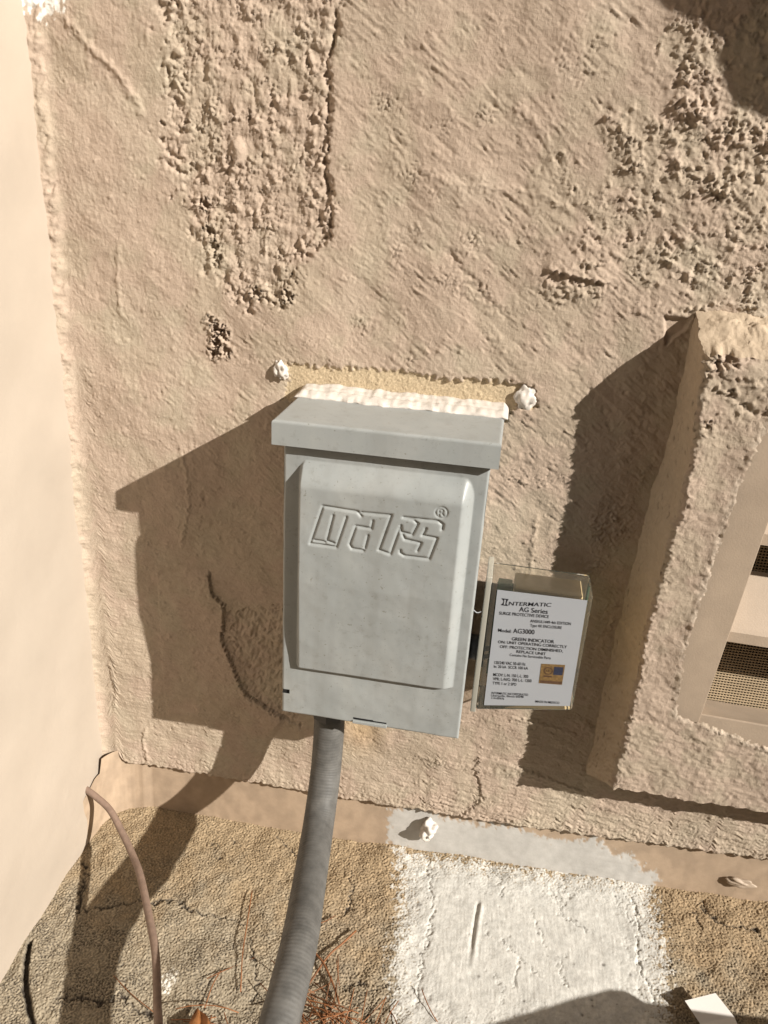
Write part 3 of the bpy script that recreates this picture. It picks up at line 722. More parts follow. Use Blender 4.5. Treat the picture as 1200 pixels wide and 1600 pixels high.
# bead of smeared paint where plaster meets the sheet metal
db = np.where(VZ > zin, xin - VX, np.hypot(np.clip(xin - VX, 0, 1), zin - VZ))
db = np.where(VZ < -0.128, db, 1)
bead = np.exp(-(db / 0.0038) ** 2)
hv += bead * 1.1 * (0.6 + 0.35 * np.clip(soft(gv, 0.010, 611) + 0.5, 0, 2)) + bead * 0.12 * band(gv, 0.003, 614)
colv = tA * 0.97 + (tB - tA) * sstep(-0.6, 1.0, soft(gv, 0.03, 612))[..., None]
mbd = (bead * sstep(-0.2, 0.8, soft(gv, 0.03, 613) + 0.6))[..., None]
colv = colv * (1 - 0.8 * mbd) + np.array([0.52, 0.435, 0.35]) * 0.8 * mbd
co = np.stack([VX, -0.040 - hv / 1000.0, VZ], -1)
kv = ~(open_[:-1, :-1] & open_[1:, 1:] & open_[:-1, 1:] & open_[1:, :-1])
grid_object('surround', co, M_STUCCO, vent, kv, colv)
front_edge = co[:, 0].copy()
t = np.linspace(0, 1, 46)[None, :, None]
zbase = np.interp(zv, [zv[0], zv[-40], zv[-1]], [-0.502, -0.118, -0.071])
xbase = np.interp(zbase, [-0.50, -0.404, -0.352, -0.24, -0.18, -0.10], [0.1160, 0.1161, 0.1178, 0.1205, 0.1259, 0.127])
base = np.stack([xbase, np.full(nv, 0.004), zbase], -1)
k_ = np.ones(31) / 31
fes = np.stack([np.convolve(np.pad(front_edge[:, q], 15, mode='edge'), k_, 'valid') for q in range(3)], -1)
fes[:, 2] = front_edge[:, 2]
cs_ = fes[:, None] * (1 - t) + base[:, None] * t + (front_edge - fes)[:, None] * (1 - t) ** 8
gs2 = (nv, 46, 0.0011)
pit = sstep(1.5, 2.1, band(gs2, 0.006, 620, 0.4, 80, 2.5)) * sstep(-0.3, 0.9, soft(gs2, 0.02, 621))
cs_[..., 0] -= (0.0008 * soft(gs2, 0.03, 622) - 0.0016 * pit + 0.0003 * band(gs2, 0.006, 623)) * np.clip(np.sin(np.pi * t[..., 0]), 0, 1) ** 0.3
sidec = np.repeat(np.repeat(np.array([[[0.40, 0.318, 0.235]]]), nv, 0), 46, 1) * (1 - 0.55 * pit[..., None])
grid_object('side_face', cs_, M_TRIM, vent, None, sidec)
def closing(name, edge, dz, dy, seed):
    tt = np.linspace(0, 1, 38)[None, :, None]
    e2 = edge.copy(); e2[:, 1] = dy; e2[:, 2] += dz
    k_ = np.ones(31) / 31
    es = np.stack([np.convolve(np.pad(edge[:, q], 15, mode='edge'), k_, 'valid') for q in range(3)], -1)
    e2[:, 2] = es[:, 2] + dz
    e2[:, 0] -= (edge[0, 0] - (0.127 if dz > 0 else 0.116)) * np.exp(-(edge[:, 0] - edge[0, 0]) / 0.012)
    c = es[:, None] * (1 - tt) + e2[:, None] * tt + (edge - es)[:, None] * (1 - tt) ** 8
    g = (len(edge), 38, 0.0011)
    b_ = np.sin(np.pi * tt[..., 0]) ** 0.5 * (1 - np.exp(-np.arange(len(edge)) / 6.0))[:, None]
    c[..., 2] += (0.0011 * soft(g, 0.02, seed) + 0.00045 * np.clip(band(g, 0.0045, seed + 1, 0.8), -1.2, 2) + 0.0002 * band(g, 0.0026, seed + 2)) * b_ + 0.003 * b_ * (1 if dz > 0 else 0)
    row = cs_[-1] if dz > 0 else cs_[0]
    seam = np.stack([np.interp(np.linspace(0, 1, 38), np.linspace(0, 1, 46), row[:, q]) for q in range(3)], -1)
    wq = np.exp(-np.arange(len(edge)) / 5.0)[:, None, None]; wq[0] = 1.0
    c = c + (seam - c[0])[None] * wq
    grid_object(name, c, M_STUCCO, vent, None, np.repeat(np.repeat(np.array([[[0.42, 0.335, 0.245]]]), len(edge), 0), 38, 1))
closing('top_face', co[-1], 0.026, 0.004, 630)
closing('under_face', co[0], -0.020, 0.004, 640)
# sheet metal flange, sill and blades
bm = bmesh.new()
hexa(bm, [(0.150, -0.0375, -0.43), (0.1885, -0.0375, -0.43), (0.1885, -0.006, -0.43), (0.150, -0.006, -0.43),
          (0.150, -0.0375, -0.10), (0.2085, -0.0375, -0.10), (0.2085, -0.006, -0.10), (0.150, -0.006, -0.10)])
bm_object('jamb', bm, M_VENT, vent, False, 0.0006, 2)
bm = bmesh.new()
hexa(bm, [(0.186, -0.036, -0.430), (0.42, -0.036, -0.440), (0.42, 0.010, -0.440), (0.186, 0.010, -0.430),
          (0.186, -0.035, -0.390), (0.42, -0.035, -0.397), (0.42, 0.010, -0.413), (0.186, 0.010, -0.404)])
bm_object('sill', bm, M_VENT, vent, False, 0.0012, 2)
bm = bmesh.new(); box(bm, 0.19, 0.42, -0.0375, 0.0, -0.145, -0.10); bm_object('head', bm, M_VENT, vent, False, 0.001, 2)
for k in range(2):
    z0 = -0.2765 + 0.086 * k
    bm = bmesh.new()
    prof = [(0.004, z0 + 0.004), (0.0, z0), (-0.028, z0 - 0.033), (-0.030, z0 - 0.036), (-0.0302, z0 - 0.045), (-0.0290, z0 - 0.045), (-0.0288, z0 - 0.0365), (-0.0268, z0 - 0.0345), (0.0012, z0 - 0.0012), (0.0052, z0 + 0.0028)]
    a = [bm.verts.new((0.186, y, z)) for y, z in prof]; b_ = [bm.verts.new((0.42, y, z - 0.006)) for y, z in prof]
    n = len(prof)
    for i in range(n): bm.faces.new((a[i], a[(i + 1) % n], b_[(i + 1) % n], b_[i]))
    bm.faces.new(a); bm.faces.new(b_[::-1])
    bm_object('louver_blade', bm, M_VENT, vent)
bm = bmesh.new()
PIT, RW = 0.0026, 0.00042
for x in np.arange(0.188, 0.40, PIT): box(bm, x - RW, x + RW, 0.0135, 0.0143, -0.416, -0.13)
for z in np.arange(-0.414, -0.13, PIT): box(bm, 0.187, 0.40, 0.0126, 0.0134, z - RW, z + RW)
o = bm_object('insect_screen', bm, plain('screen_wire', (0.42, 0.33, 0.22), 0.6, 0.3), vent); o['kind'] = 'stuff'
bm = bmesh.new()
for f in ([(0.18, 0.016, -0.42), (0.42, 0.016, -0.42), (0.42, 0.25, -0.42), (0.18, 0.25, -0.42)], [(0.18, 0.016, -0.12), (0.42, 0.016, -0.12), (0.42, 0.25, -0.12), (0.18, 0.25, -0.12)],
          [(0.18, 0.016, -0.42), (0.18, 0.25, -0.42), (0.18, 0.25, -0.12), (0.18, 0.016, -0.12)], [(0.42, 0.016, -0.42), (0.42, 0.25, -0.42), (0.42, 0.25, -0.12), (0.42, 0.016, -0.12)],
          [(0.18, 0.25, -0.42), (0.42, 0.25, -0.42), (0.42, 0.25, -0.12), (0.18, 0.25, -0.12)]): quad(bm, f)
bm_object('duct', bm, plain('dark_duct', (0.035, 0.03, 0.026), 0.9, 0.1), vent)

# ------------------------------------------------------------------ the electrical disconnect box
dbx = empty('disconnect_box', (-0.077, 0, -0.41), 'grey metal air conditioner disconnect box with an embossed cover', 'electrical box')
bm = bmesh.new(); box(bm, -0.1478, -0.0065, -0.0805, -0.0015, -0.4125, -0.172)
bm_object('enclosure', bm, M_GREY, dbx, False, 0.0012, 2)
# hood: top sheet with turned-down front and sides
bm = bmesh.new(); box(bm, -0.1592, 0.0024, -0.0905, -0.0012, -0.1785, -0.1602)
bmesh.ops.bevel(bm, geom=[e for e in bm.edges if all(v.co.z > -0.165 for v in e.verts)], offset=0.0022, segments=4, affect='EDGES', profile=0.5)
bmesh.ops.delete(bm, geom=[f for f in bm.faces if f.normal.z < -0.5 or all(v.co.z < -0.178 for v in f.verts)], context='FACES')
hood = bm_object('hood', bm, M_GREY, dbx, False)
sm = hood.modifiers.new('sheet', 'SOLIDIFY'); sm.thickness = 0.0014; sm.offset = -1
# cover: flange and pressed-out panel with the maker's name pressed in as grooves
cx = np.arange(-0.1522, -0.0033, 0.00065); cz = np.arange(-0.4160, -0.1790, 0.00065)
CX, CZ = np.meshgrid(cx, cz)
gc = (len(cz), len(cx), 0.00065)
pl_ = CX + 0.1402; pr_ = -0.0120 - CX; pt_ = -0.1895 - CZ; pb_ = CZ + 0.3683
def rise(d, w): return sstep(0, w, d)
ramp_lr = np.minimum(np.clip(pl_ / 0.0035, 0, 1), np.clip(pr_ / 0.0085, 0, 1))
ramp_tb = np.minimum(np.clip(pt_ / 0.019, 0, 1), np.clip(pb_ / 0.0022, 0, 1))
rr_ = 1 - np.sqrt(np.clip(1 - ramp_lr, 0, 1) ** 2 + np.clip(1 - ramp_tb, 0, 1) ** 2)
rr_ = np.clip(rr_, 0, 1)
cor = poly_sdf(CX, CZ, [(-0.1402, -0.3663), (-0.1382, -0.3683), (-0.014, -0.3683), (-0.012, -0.366), (-0.012, -0.195), (-0.016, -0.1895), (-0.136, -0.1895), (-0.1402, -0.195)])
pan = (rr_ * rr_ * (3 - 2 * rr_) * 0.55 + np.sin(rr_ * math.pi / 2) * 0.45) * sstep(0, 0.0012, cor)
hc = pan * (4.6 + 5.6 * np.clip((CZ + 0.368) / 0.083, 0, 1))
groove = np.zeros_like(hc)
LOGO = [[(-0.1087,-0.2517),(-0.1284,-0.2514),(-0.1197,-0.2202),(-0.0940,-0.2214),(-0.0911,-0.2244)],
  [(-0.1254,-0.2483),(-0.1173,-0.2487)],
  [(-0.1119,-0.2268),(-0.1160,-0.2474),(-0.1102,-0.2489)],
  [(-0.1020,-0.2268),(-0.1087,-0.2517)],
  [(-0.0910,-0.2218),(-0.0693,-0.2210),(-0.0768,-0.2496),(-0.0681,-0.2518),(-0.0626,-0.2301)],
  [(-0.0825,-0.2272),(-0.0833,-0.2334),(-0.0948,-0.2329),(-0.0988,-0.2479),(-0.0966,-0.2513),(-0.0882,-0.2517)],
  [(-0.0854,-0.2394),(-0.0873,-0.2496)],
  [(-0.0619,-0.2282),(-0.0612,-0.2331),(-0.0533,-0.2342),(-0.0497,-0.2249),(-0.0530,-0.2223),(-0.0604,-0.2213)],
  [(-0.0604,-0.2213),(-0.0353,-0.2210),(-0.0319,-0.2233),(-0.0322,-0.2271)],
  [(-0.0437,-0.2281),(-0.0458,-0.2337),(-0.0351,-0.2345),(-0.0395,-0.2516),(-0.0574,-0.2518),(-0.0608,-0.2498),(-0.0610,-0.2479)],
  [(-0.0599,-0.2351),(-0.0581,-0.2385),(-0.0463,-0.2399),(-0.0486,-0.2464)]]
for pl in LOGO:
    D, S_, T = seg_dist(CX, CZ, pl)
    groove = np.maximum(groove, np.exp(-(D / 0.00105) ** 2))
rc = [[(-0.0336,-0.2141)]][0][0]
r = np.hypot(CX - rc[0], CZ - rc[1])
groove = np.maximum(groove, 0.6 * np.exp(-((r - 0.0042) / 0.0006) ** 2))
for pl in [[(-0.0351,-0.2171),(-0.0352,-0.2119),(-0.0333,-0.2117),(-0.0324,-0.2128),(-0.0330,-0.2141),(-0.0349,-0.2146)],
  [(-0.0336,-0.2144),(-0.0317,-0.2167)]]:
    D, S_, T = seg_dist(CX, CZ, pl)
    groove = np.maximum(groove, 0.6 * np.exp(-(D / 0.0006) ** 2))
hc -= 1.35 * groove
hc += 0.16 * soft(gc, 0.05, 701) + 0.05 * soft(gc, 0.015, 702)
hc += -0.5 * sstep(-0.287, -0.292, CZ) * pan * 0 
edge_d = np.minimum(np.minimum(CX - cx[0], cx[-1] - CX), np.minimum(CZ - cz[0], cz[-1] - CZ))
hc -= 1.2 * np.clip(1 - edge_d / 0.0016, 0, 1) ** 2
# notch at the left edge and the hasp slot at the foot are cut through
cut = (CX < -0.1452) & (np.abs(CZ + 0.3945) < 0.0021)
cut |= (CX > -0.0915) & (CX < -0.0625) & (CZ > -0.41255) & (CZ < -0.4098 + 0.0 * CX) & (CZ < -0.4098 - 0.02 * (CX + 0.0915))
kc = ~(cut[:-1, :-1] & cut[1:, 1:])
co = np.stack([CX, -0.0835 - hc / 1000.0, CZ], -1)
# wrap the rim backwards
rim = lambda a: np.concatenate([a])
cov_o = grid_object('cover', co, M_GREY, dbx, kc)
bm = bmesh.new()
x0, x1_, z0, z1 = float(cx[0]), float(cx[-1]), float(cz[0]), float(cz[-1])
for (xa, za), (xb, zb_) in (((x0, z0), (x1_, z0)), ((x1_, z0), (x1_, z1)), ((x0, z1), (x0, -0.3924)), ((x0, -0.3966), (x0, z0))):
    quad(bm, [(xa, -0.0823, za), (xb, -0.0823, zb_), (xb, -0.060, zb_), (xa, -0.060, za)])
bm_object('cover_rim', bm, M_GREY, cov_o)
bm = bmesh.new(); box(bm, -0.1518, -0.0040, -0.0822, -0.0810, -0.4152, -0.182)
bm_object('cover_backing', bm, M_BLACK, cov_o)
bm = bmesh.new(); box(bm, -0.0913, -0.0627, -0.0850, -0.0824, -0.4154, -0.4129)
bm_object('hasp_tab', bm, M_GREY, dbx, False, 0.0004, 2)

# ------------------------------------------------------------------ sealant over the hood and in the old screw holes
rs = np.random.default_rng(31)
nx_ = 240
bx = np.linspace(-0.1612, 0.0050, nx_)
def wob(n, amp): return np.interp(np.linspace(0, 1, nx_), np.linspace(0, 1, n), rs.standard_normal(n)) * amp
prof = [(0.0015, 0.0055), (-0.0035, 0.0062), (-0.0075, 0.0052), (-0.011, 0.0050), (-0.015, 0.0040), (-0.019, 0.0046), (-0.0225, 0.0036), (-0.0255, 0.0022), (-0.0268, 0.0004), (-0.0262, -0.0012)]
prof = [tuple(p) for p in np.array([[np.interp(t, np.arange(10), [p[k] for p in prof]) for k in (0, 1)] for t in np.linspace(0, 9, 28)])]
fr = wob(36, 0.0006) + wob(10, 0.0008); zt = wob(14, 0.0007); zt2 = wob(60, 0.00012)
g = (len(prof), nx_, 0.0007)
rip = soft(g, 0.010, 35, 80, 1.5) * 0.00030 + soft(g, 0.002, 36, 2, 6) * 0.00010
co = np.zeros((len(prof), nx_, 3))
for i, (py, pz) in enumerate(prof):
    k = min(1, -py / 0.026) if py < 0 else 0
    endw = np.clip(np.minimum(bx - bx[0], bx[-1] - bx) / 0.004, 0, 1) ** 0.5
    co[i, :, 0] = bx
    co[i, :, 1] = py + fr * k
    co[i, :, 2] = -0.1602 + (pz + (zt + zt2) * (0.4 + 0.8 * (1 - k)) * (1 if i < len(prof) - 3 else 0)) * endw + rip[i] * endw
o = grid_object('sealant_bead', co, M_CAULK)
tag(o, 'smeared white sealant bead along the top back of the grey box', 'sealant')
def blob(name, c, size, seed, label, amp=0.35):
    bm = bmesh.new()
    bmesh.ops.create_icosphere(bm, subdivisions=4, radius=1.0)
    r_ = np.random.default_rng(seed)
    waves = [(Vector(r_.standard_normal(3)).normalized() * r_.uniform(3, 11), r_.uniform(0, 6), r_.uniform(0.04, 0.13)) for _ in range(14)]
    for v in bm.verts:
        d = v.co.normalized()
        f = 1 + amp * sum(a * math.sin(w.dot(d) + ph) * 2.0 for w, ph, a in waves)
        v.co = Vector((d.x * size[0], d.y * size[1], d.z * size[2])) * f + Vector(c)
    o = bm_object(name, bm, M_CAULK, None, True)
    tag(o, label, 'sealant')
    return o
p1 = [(-0.1791,-0.1467)][0]; p2 = [(0.0165,-0.1495)][0]; p3 = [(-0.0235,-0.6037)][0]; p4 = [(0.2814,-0.6048)][0]
blob('sealant_plug', (p1[0], -0.0010, p1[1]), (0.0056, 0.0032, 0.0066), 3, 'small white sealant plug at the left end of the bare strip', 0.45)
blob('sealant_plug', (p2[0], -0.0008, p2[1]), (0.0072, 0.0032, 0.0085), 21, 'larger white sealant plug at the right end of the bare strip', 0.45)
blob('sealant_lump', (p3[0], 0.002, p3[1]), (0.0072, 0.0072, 0.0115), 25, 'whitish lump stuck on the flashing strip above the whitewash', 0.45)
blob('sealant_lump', (p4[0] - 0.002, 0.003, p4[1] + 0.004), (0.012, 0.003, 0.0045), 8, 'flat tan lump stuck low on the flashing strip at far right', 0.38).data.materials[0] = M_VENT

# ------------------------------------------------------------------ surge protector screwed into the box's right side
spd = empty('surge_protector', (0.045, -0.045, -0.395), 'clear plastic surge protective device with printed white label beside the grey box', 'surge protector')
YF, YB = -0.0622, -0.0255
def wedge(bm, xa, xb, zta, ztb, zba, zbb, ya, yb):
    hexa(bm, [(xa, ya, zba), (xb, ya, zbb), (xb, yb, zbb), (xa, yb, zba), (xa, ya, zta), (xb, ya, ztb), (xb, yb, ztb), (xa, yb, zta)])
bm = bmesh.new(); wedge(bm, 0.0078, 0.0848, -0.2800, -0.2805, -0.4005, -0.3870, YF, YB)
bm_object('housing', bm, M_CLEAR, spd, False, 0.0030, 4)
bm = bmesh.new(); wedge(bm, 0.0034, 0.0080, -0.2765, -0.2765, -0.4035, -0.4035, YF + 0.0008, YB + 0.002)
bm_object('rim', bm, M_RIM, spd, True, 0.0010, 3)
bm = bmesh.new()
lq = [(0.0128, -0.2858), (0.0808, -0.2848), (0.0822, -0.3822), (0.0142, -0.3940)]
a = [bm.verts.new((x, -0.06265, z)) for x, z in lq]; b_ = [bm.verts.new((x, -0.06235, z)) for x, z in lq]
bm.faces.new(a); bm.faces.new(b_[::-1])
for i in range(4): bm.faces.new((a[i], a[(i + 1) % 4], b_[(i + 1) % 4], b_[i]))
lab = bm_object('label', bm, M_LABEL, spd)
LINES = [
    ('NTERMATIC', 0.0229, -0.2978, 0.0547, -0.2941, 0.00328, 0.0),
    ('AG Series', 0.0315, -0.3019, 0.0532, -0.3007, 0.00411, 0.0),
    ('SURGE PROTECTIVE DEVICE', 0.0167, -0.3070, 0.0546, -0.3043, 0.00270, 0.0),
    ('ANSI/UL1449-4th EDITION', 0.0411, -0.3101, 0.0718, -0.3078, 0.00249, 0.0),
    ('Type 4X ENCLOSURE', 0.0416, -0.3140, 0.0656, -0.3123, 0.00250, 0.0),
    ('Model:', 0.0176, -0.3225, 0.0280, -0.3220, 0.00296, 0.0),
    ('AG3000', 0.0294, -0.3218, 0.0457, -0.3204, 0.00421, 0.0),
    ('GREEN INDICATOR', 0.0291, -0.3286, 0.0617, -0.3260, 0.00298, 0.0),
    ('ON: UNIT OPERATING CORRECTLY', 0.0188, -0.3329, 0.0720, -0.3288, 0.00257, 0.0),
    ('OFF: PROTECTION DIMINISHED,', 0.0207, -0.3370, 0.0695, -0.3330, 0.00258, 0.0),
    ('REPLACE UNIT', 0.0341, -0.3394, 0.0569, -0.3379, 0.00258, 0.0),
    ('Contains No Serviceable Parts', 0.0292, -0.3432, 0.0612, -0.3409, 0.00238, 0.0),
    ('120/240 VAC 50-60 Hz', 0.0182, -0.3527, 0.0426, -0.3501, 0.00286, 0.0),
    ('In: 20 kA  SCCR 100 kA', 0.0182, -0.3563, 0.0450, -0.3535, 0.00265, 0.0),
    ('MCOV: L-N: 150 L-L: 300', 0.0186, -0.3642, 0.0462, -0.3612, 0.00279, 0.0),
    ('VPR: L-N/G: 700 L-L: 1200', 0.0188, -0.3682, 0.0493, -0.3649, 0.00280, 0.0),
    ('TYPE 1 or 2 SPD', 0.0189, -0.3723, 0.0379, -0.3703, 0.00270, 0.0),
    ('INTERMATIC INCORPORATED', 0.0191, -0.3818, 0.0484, -0.3783, 0.00216, 0.0),
    ('Libertyville, Illinois 60048', 0.0191, -0.3842, 0.0450, -0.3809, 0.00206, 0.0),
    ('114-00976', 0.0196, -0.3866, 0.0298, -0.3855, 0.00195, 0.0),
    ('MADE IN MEXICO', 0.0550, -0.3836, 0.0738, -0.3816, 0.00215, 0.0),]
def text_mesh(s, bold):
    cu = bpy.data.curves.new('lettering', 'FONT'); cu.body = s; cu.size = 1.0; cu.offset = bold * 1.9 + 0.006; cu.resolution_u = 3
    o = bpy.data.objects.new('lettering', cu); COL.objects.link(o)
    dg = bpy.context.evaluated_depsgraph_get(); dg.update()
    me = bpy.data.meshes.new_from_object(o.evaluated_get(dg))
    bpy.data.objects.remove(o); bpy.data.curves.remove(cu)
    return me
capm = text_mesh('H', 0.0); CAP = max(v.co.y for v in capm.vertices)
for (s, xa, za, xb, zb_, cap, bold) in LINES:
    me = text_mesh(s, bold)
    xs_ = [v.co.x for v in me.vertices]; mn, mxx = min(xs_), max(xs_)
    L = math.hypot(xb - xa, zb_ - za); ux, uz = (xb - xa) / L, (zb_ - za) / L
    shear = 0.18 if s == 'NTERMATIC' else 0.0
    for v in me.vertices:
        vy = v.co.y / CAP * cap
        uu = (v.co.x - mn) / (mxx - mn) * L + shear * vy
        v.co = (xa + ux * uu - uz * vy, -0.06285, za + uz * uu + ux * vy)
    me.materials.append(M_INK)
    o = bpy.data.objects.new('lettering', me); COL.objects.link(o); o.parent = lab
# the tall initial with flared ends
def lab_pt(zx, zy): 
    return zx, zy
I_ = [(0.0169,-0.2924),(0.0223,-0.2924),(0.0213,-0.2949),(0.0211,-0.2966),(0.0226,-0.2985),(0.0170,-0.2985),(0.0185,-0.2963),(0.0187,-0.2945)]
bm = bmesh.new(); bm.faces.new([bm.verts.new((x, -0.06285, z)) for x, z in I_]); bm_object('lettering', bm, M_INK, lab)
I2 = [(0.0191,-0.2932),(0.0202,-0.2932),(0.0202,-0.2976),(0.0191,-0.2976)]
bm = bmesh.new(); bm.faces.new([bm.verts.new((x, -0.0630, z)) for x, z in I2]); bm_object('lettering', bm, M_LABEL, lab)
# gold holographic sticker with its ring mark and blue panel
stq = [(0.0546, -0.3461), (0.0729, -0.3441), (0.0731, -0.3630), (0.0551, -0.3646)]
def on_st(u, v):
    a = Vector(stq[0]).lerp(Vector(stq[1]), u); b = Vector(stq[3]).lerp(Vector(stq[2]), u); return a.lerp(b, v)
def patch(name, uv, mat, parent, y):
    bm = bmesh.new(); bm.faces.new([bm.verts.new((on_st(*q).x, y, on_st(*q).y)) for q in uv]); return bm_object(name, bm, mat, parent)
M_GOLD = plain('gold_foil', (0.22, 0.14, 0.06), 0.4, 0.5, 0.35, 500, None, 0, 0.3)
M_BLUE = plain('blue_foil', (0.028, 0.033, 0.06), 0.4, 0.5, 0.3, 600)
M_DARK = plain('dark_foil', (0.09, 0.05, 0.03), 0.4, 0.5, 0.3, 600)
st_ = patch('sticker', [(0, 0), (1, 0), (1, 1), (0, 1)], M_GOLD, lab, -0.06285)
patch('lettering', [(0.56, 0.12), (0.95, 0.12), (0.95, 0.52), (0.56, 0.52)], M_BLUE, lab, -0.0630)
patch('lettering', [(0.05, 0.84), (0.98, 0.84), (0.98, 0.97), (0.05, 0.97)], M_DARK, lab, -0.0630)
patch('lettering', [(0.16, 0.58), (0.52, 0.58), (0.52, 0.66), (0.16, 0.66)], M_DARK, lab, -0.0630)
bm = bmesh.new()
ro = [bm.verts.new((on_st(0.33, 0.34).x + 0.0036 * math.cos(k * math.pi / 12), -0.0630, on_st(0.33, 0.34).y + 0.0036 * math.sin(k * math.pi / 12))) for k in range(24)]
ri = [bm.verts.new((on_st(0.33, 0.34).x + 0.0027 * math.cos(k * math.pi / 12), -0.0630, on_st(0.33, 0.34).y + 0.0027 * math.sin(k * math.pi / 12))) for k in range(24)]
for k in range(24): bm.faces.new((ro[k], ro[(k + 1) % 24], ri[(k + 1) % 24], ri[k]))
bm_object('lettering', bm, M_DARK, lab)
me = text_mesh('UL', 0.01)
for v in me.vertices: v.co = (on_st(0.33, 0.34).x - 0.0016 + v.co.x * 0.0026, -0.0630, on_st(0.33, 0.34).y - 0.0009 + v.co.y * 0.0026)
me.materials.append(M_DARK); o = bpy.data.objects.new('lettering', me); COL.objects.link(o); o.parent = lab
# inside: board, potting, wires; outside: nipple and lock nut
bm = bmesh.new(); box(bm, 0.013, 0.076, -0.0300, -0.0285, -0.385, -0.296); bm_object('circuit_board', bm, plain('green_board', (0.03, 0.09, 0.05), 0.5), spd)
bm = bmesh.new(); box(bm, 0.026, 0.078, -0.0585, -0.031, -0.378, -0.2842); bm_object('component_block', bm, plain('cream_potting', (0.60, 0.48, 0.28), 0.6), spd, False, 0.0015, 2)
bm = bmesh.new(); box(bm, 0.013, 0.024, -0.056, -0.046, -0.2905, -0.2835); bm_object('indicator', bm, plain('green_lens', (0.05, 0.13, 0.06), 0.4), spd, False, 0.001, 2)
for zc in (-0.350, -0.358):
    bm = bmesh.new(); tube(bm, spline([(-0.006, -0.043, zc), (0.008, -0.046, zc - 0.001), (0.02, -0.05, zc + 0.01), (0.024, -0.05, zc + 0.03)], 8), 0.0021, 10)
    bm_object('lead_wire', bm, plain('black_insulation', (0.018, 0.018, 0.02), 0.35, 0.5), spd, True)
bm = bmesh.new(); tube(bm, [Vector((-0.0075, -0.043, -0.352)), Vector((0.009, -0.043, -0.352))], 0.0105, 28)
bm_object('nipple', bm, plain('black_nylon', (0.03, 0.03, 0.032), 0.4, 0.5), spd, True)
bm = bmesh.new(); tube(bm, [Vector((-0.0066, -0.043, -0.352)), Vector((-0.0030, -0.043, -0.352))], 0.0145, 6)
bm_object('lock_nut', bm, plain('zinc_nut', (0.35, 0.35, 0.34), 0.35, 0.5, 0.1, 60, None, 0, 0.8), spd)
bm = bmesh.new(); tube(bm, spline([(-0.006, -0.06, -0.305), (-0.001, -0.061, -0.309), (0.003, -0.06, -0.308)], 6), 0.0004, 6)
bm_object('strand', bm, M_LABEL, spd, True)

# ------------------------------------------------------------------ flexible conduit
con = empty('flexible_conduit', (-0.118, -0.045, -0.42), 'grey ribbed flexible conduit curving down from the box', 'conduit')
cpath = [(-0.1185, -0.0452, -0.416), (-0.1190, -0.0455, -0.440), (-0.1190, -0.0485, -0.470), (-0.1186, -0.058, -0.500), (-0.1165, -0.088, -0.5285), (-0.1085, -0.150, -0.5290), (-0.1010, -0.205, -0.5210), (-0.0985, -0.242, -0.5205), (-0.0985, -0.274, -0.5265), (-0.100, -0.315, -0.545), (-0.104, -0.36, -0.585), (-0.108, -0.39, -0.64), (-0.11, -0.40, -0.70)]
pp = resample(spline(cpath, 40), 0.00075)
bm = bmesh.new()
tube(bm, pp, lambda t, i: 0.0137 * (1 + 0.007 * math.sin(2 * math.pi * i * 0.00075 / 0.0030)), 32)
M_CON = plain('grey_pvc_jacket', (0.094, 0.091, 0.085), 0.6, 0.35, 0.28, 90, 900, 0.00015)
bm_object('jacket', bm, M_CON, con, True)
bm = bmesh.new()
tube(bm, [Vector((-0.1185, -0.0452, z)) for z in (-0.411, -0.434)], 0.0160, 36)
bm_object('gland', bm, plain('dark_fitting', (0.07, 0.07, 0.072), 0.45, 0.4), con, True)
bm = bmesh.new()
tube(bm, [Vector((-0.1188, -0.0454, z)) for z in (-0.432, -0.4395)], 0.0168, 8)
bm_object('gland_nut', bm, plain('dark_nut', (0.06, 0.06, 0.062), 0.45, 0.4), con)

# ------------------------------------------------------------------ thin cable out of the corner
wp_ = [(-0.3703,-0.0410,-0.5845),(-0.3567,-0.0451,-0.5886),(-0.3371,-0.0542,-0.5933),(-0.3147,-0.0728,-0.6008),(-0.2939,-0.0938,-0.6031),(-0.2747,-0.1179,-0.5967),(-0.2475,-0.1577,-0.5913),(-0.2240,-0.1941,-0.5868),(-0.2041,-0.2338,-0.5875),(-0.1939,-0.2558,-0.5873)]
wp_ = [(-0.376, wp_[0][1] + 0.004, wp_[0][2] + 0.003)] + wp_ + [(-0.175, -0.32, -0.60), (-0.165, -0.37, -0.64), (-0.16, -0.40, -0.72)]
bm = bmesh.new(); tube(bm, spline(wp_, 14), 0.0033, 14)
o = bm_object('thin_cable', bm, plain('brown_painted_cable', (0.215, 0.15, 0.115), 0.55, 0.35, 0.18, 160, 600, 0.0002), None, True)
tag(o, 'thin brown cable curving out of the corner beside the cream wall', 'cable')

# ------------------------------------------------------------------ litter on the concrete
M_NEEDLE = plain('dry_pine_needle', (0.20, 0.085, 0.035), 0.6, 0.3, 0.4, 30)
rs = np.random.default_rng(4)
bm = bmesh.new()
hc_ = [(-0.0753,-0.1725)][0]
for k in range(65):
    spread = 0.016 + 0.03 * rs.random()
    x, y = hc_[0] + rs.normal(0, spread * 0.9), hc_[1] - 0.012 + rs.normal(0, spread * 0.55)
    L = rs.uniform(0.02, 0.06); a = rs.uniform(0, math.pi); c = rs.normal(0, 0.3)
    z = slab_z(x, y) + 0.0015 + rs.random() ** 2 * 0.012
    tl = rs.normal(0, 0.12)
    p = [Vector((x + (u - 0.5) * L * math.cos(a + c * u), y + (u - 0.5) * L * math.sin(a + c * u), max(z + (u - 0.5) * L * tl, slab_z(x, y) + 0.001))) for u in np.linspace(0, 1, 6)]
    tube(bm, p, 0.00045, 5)
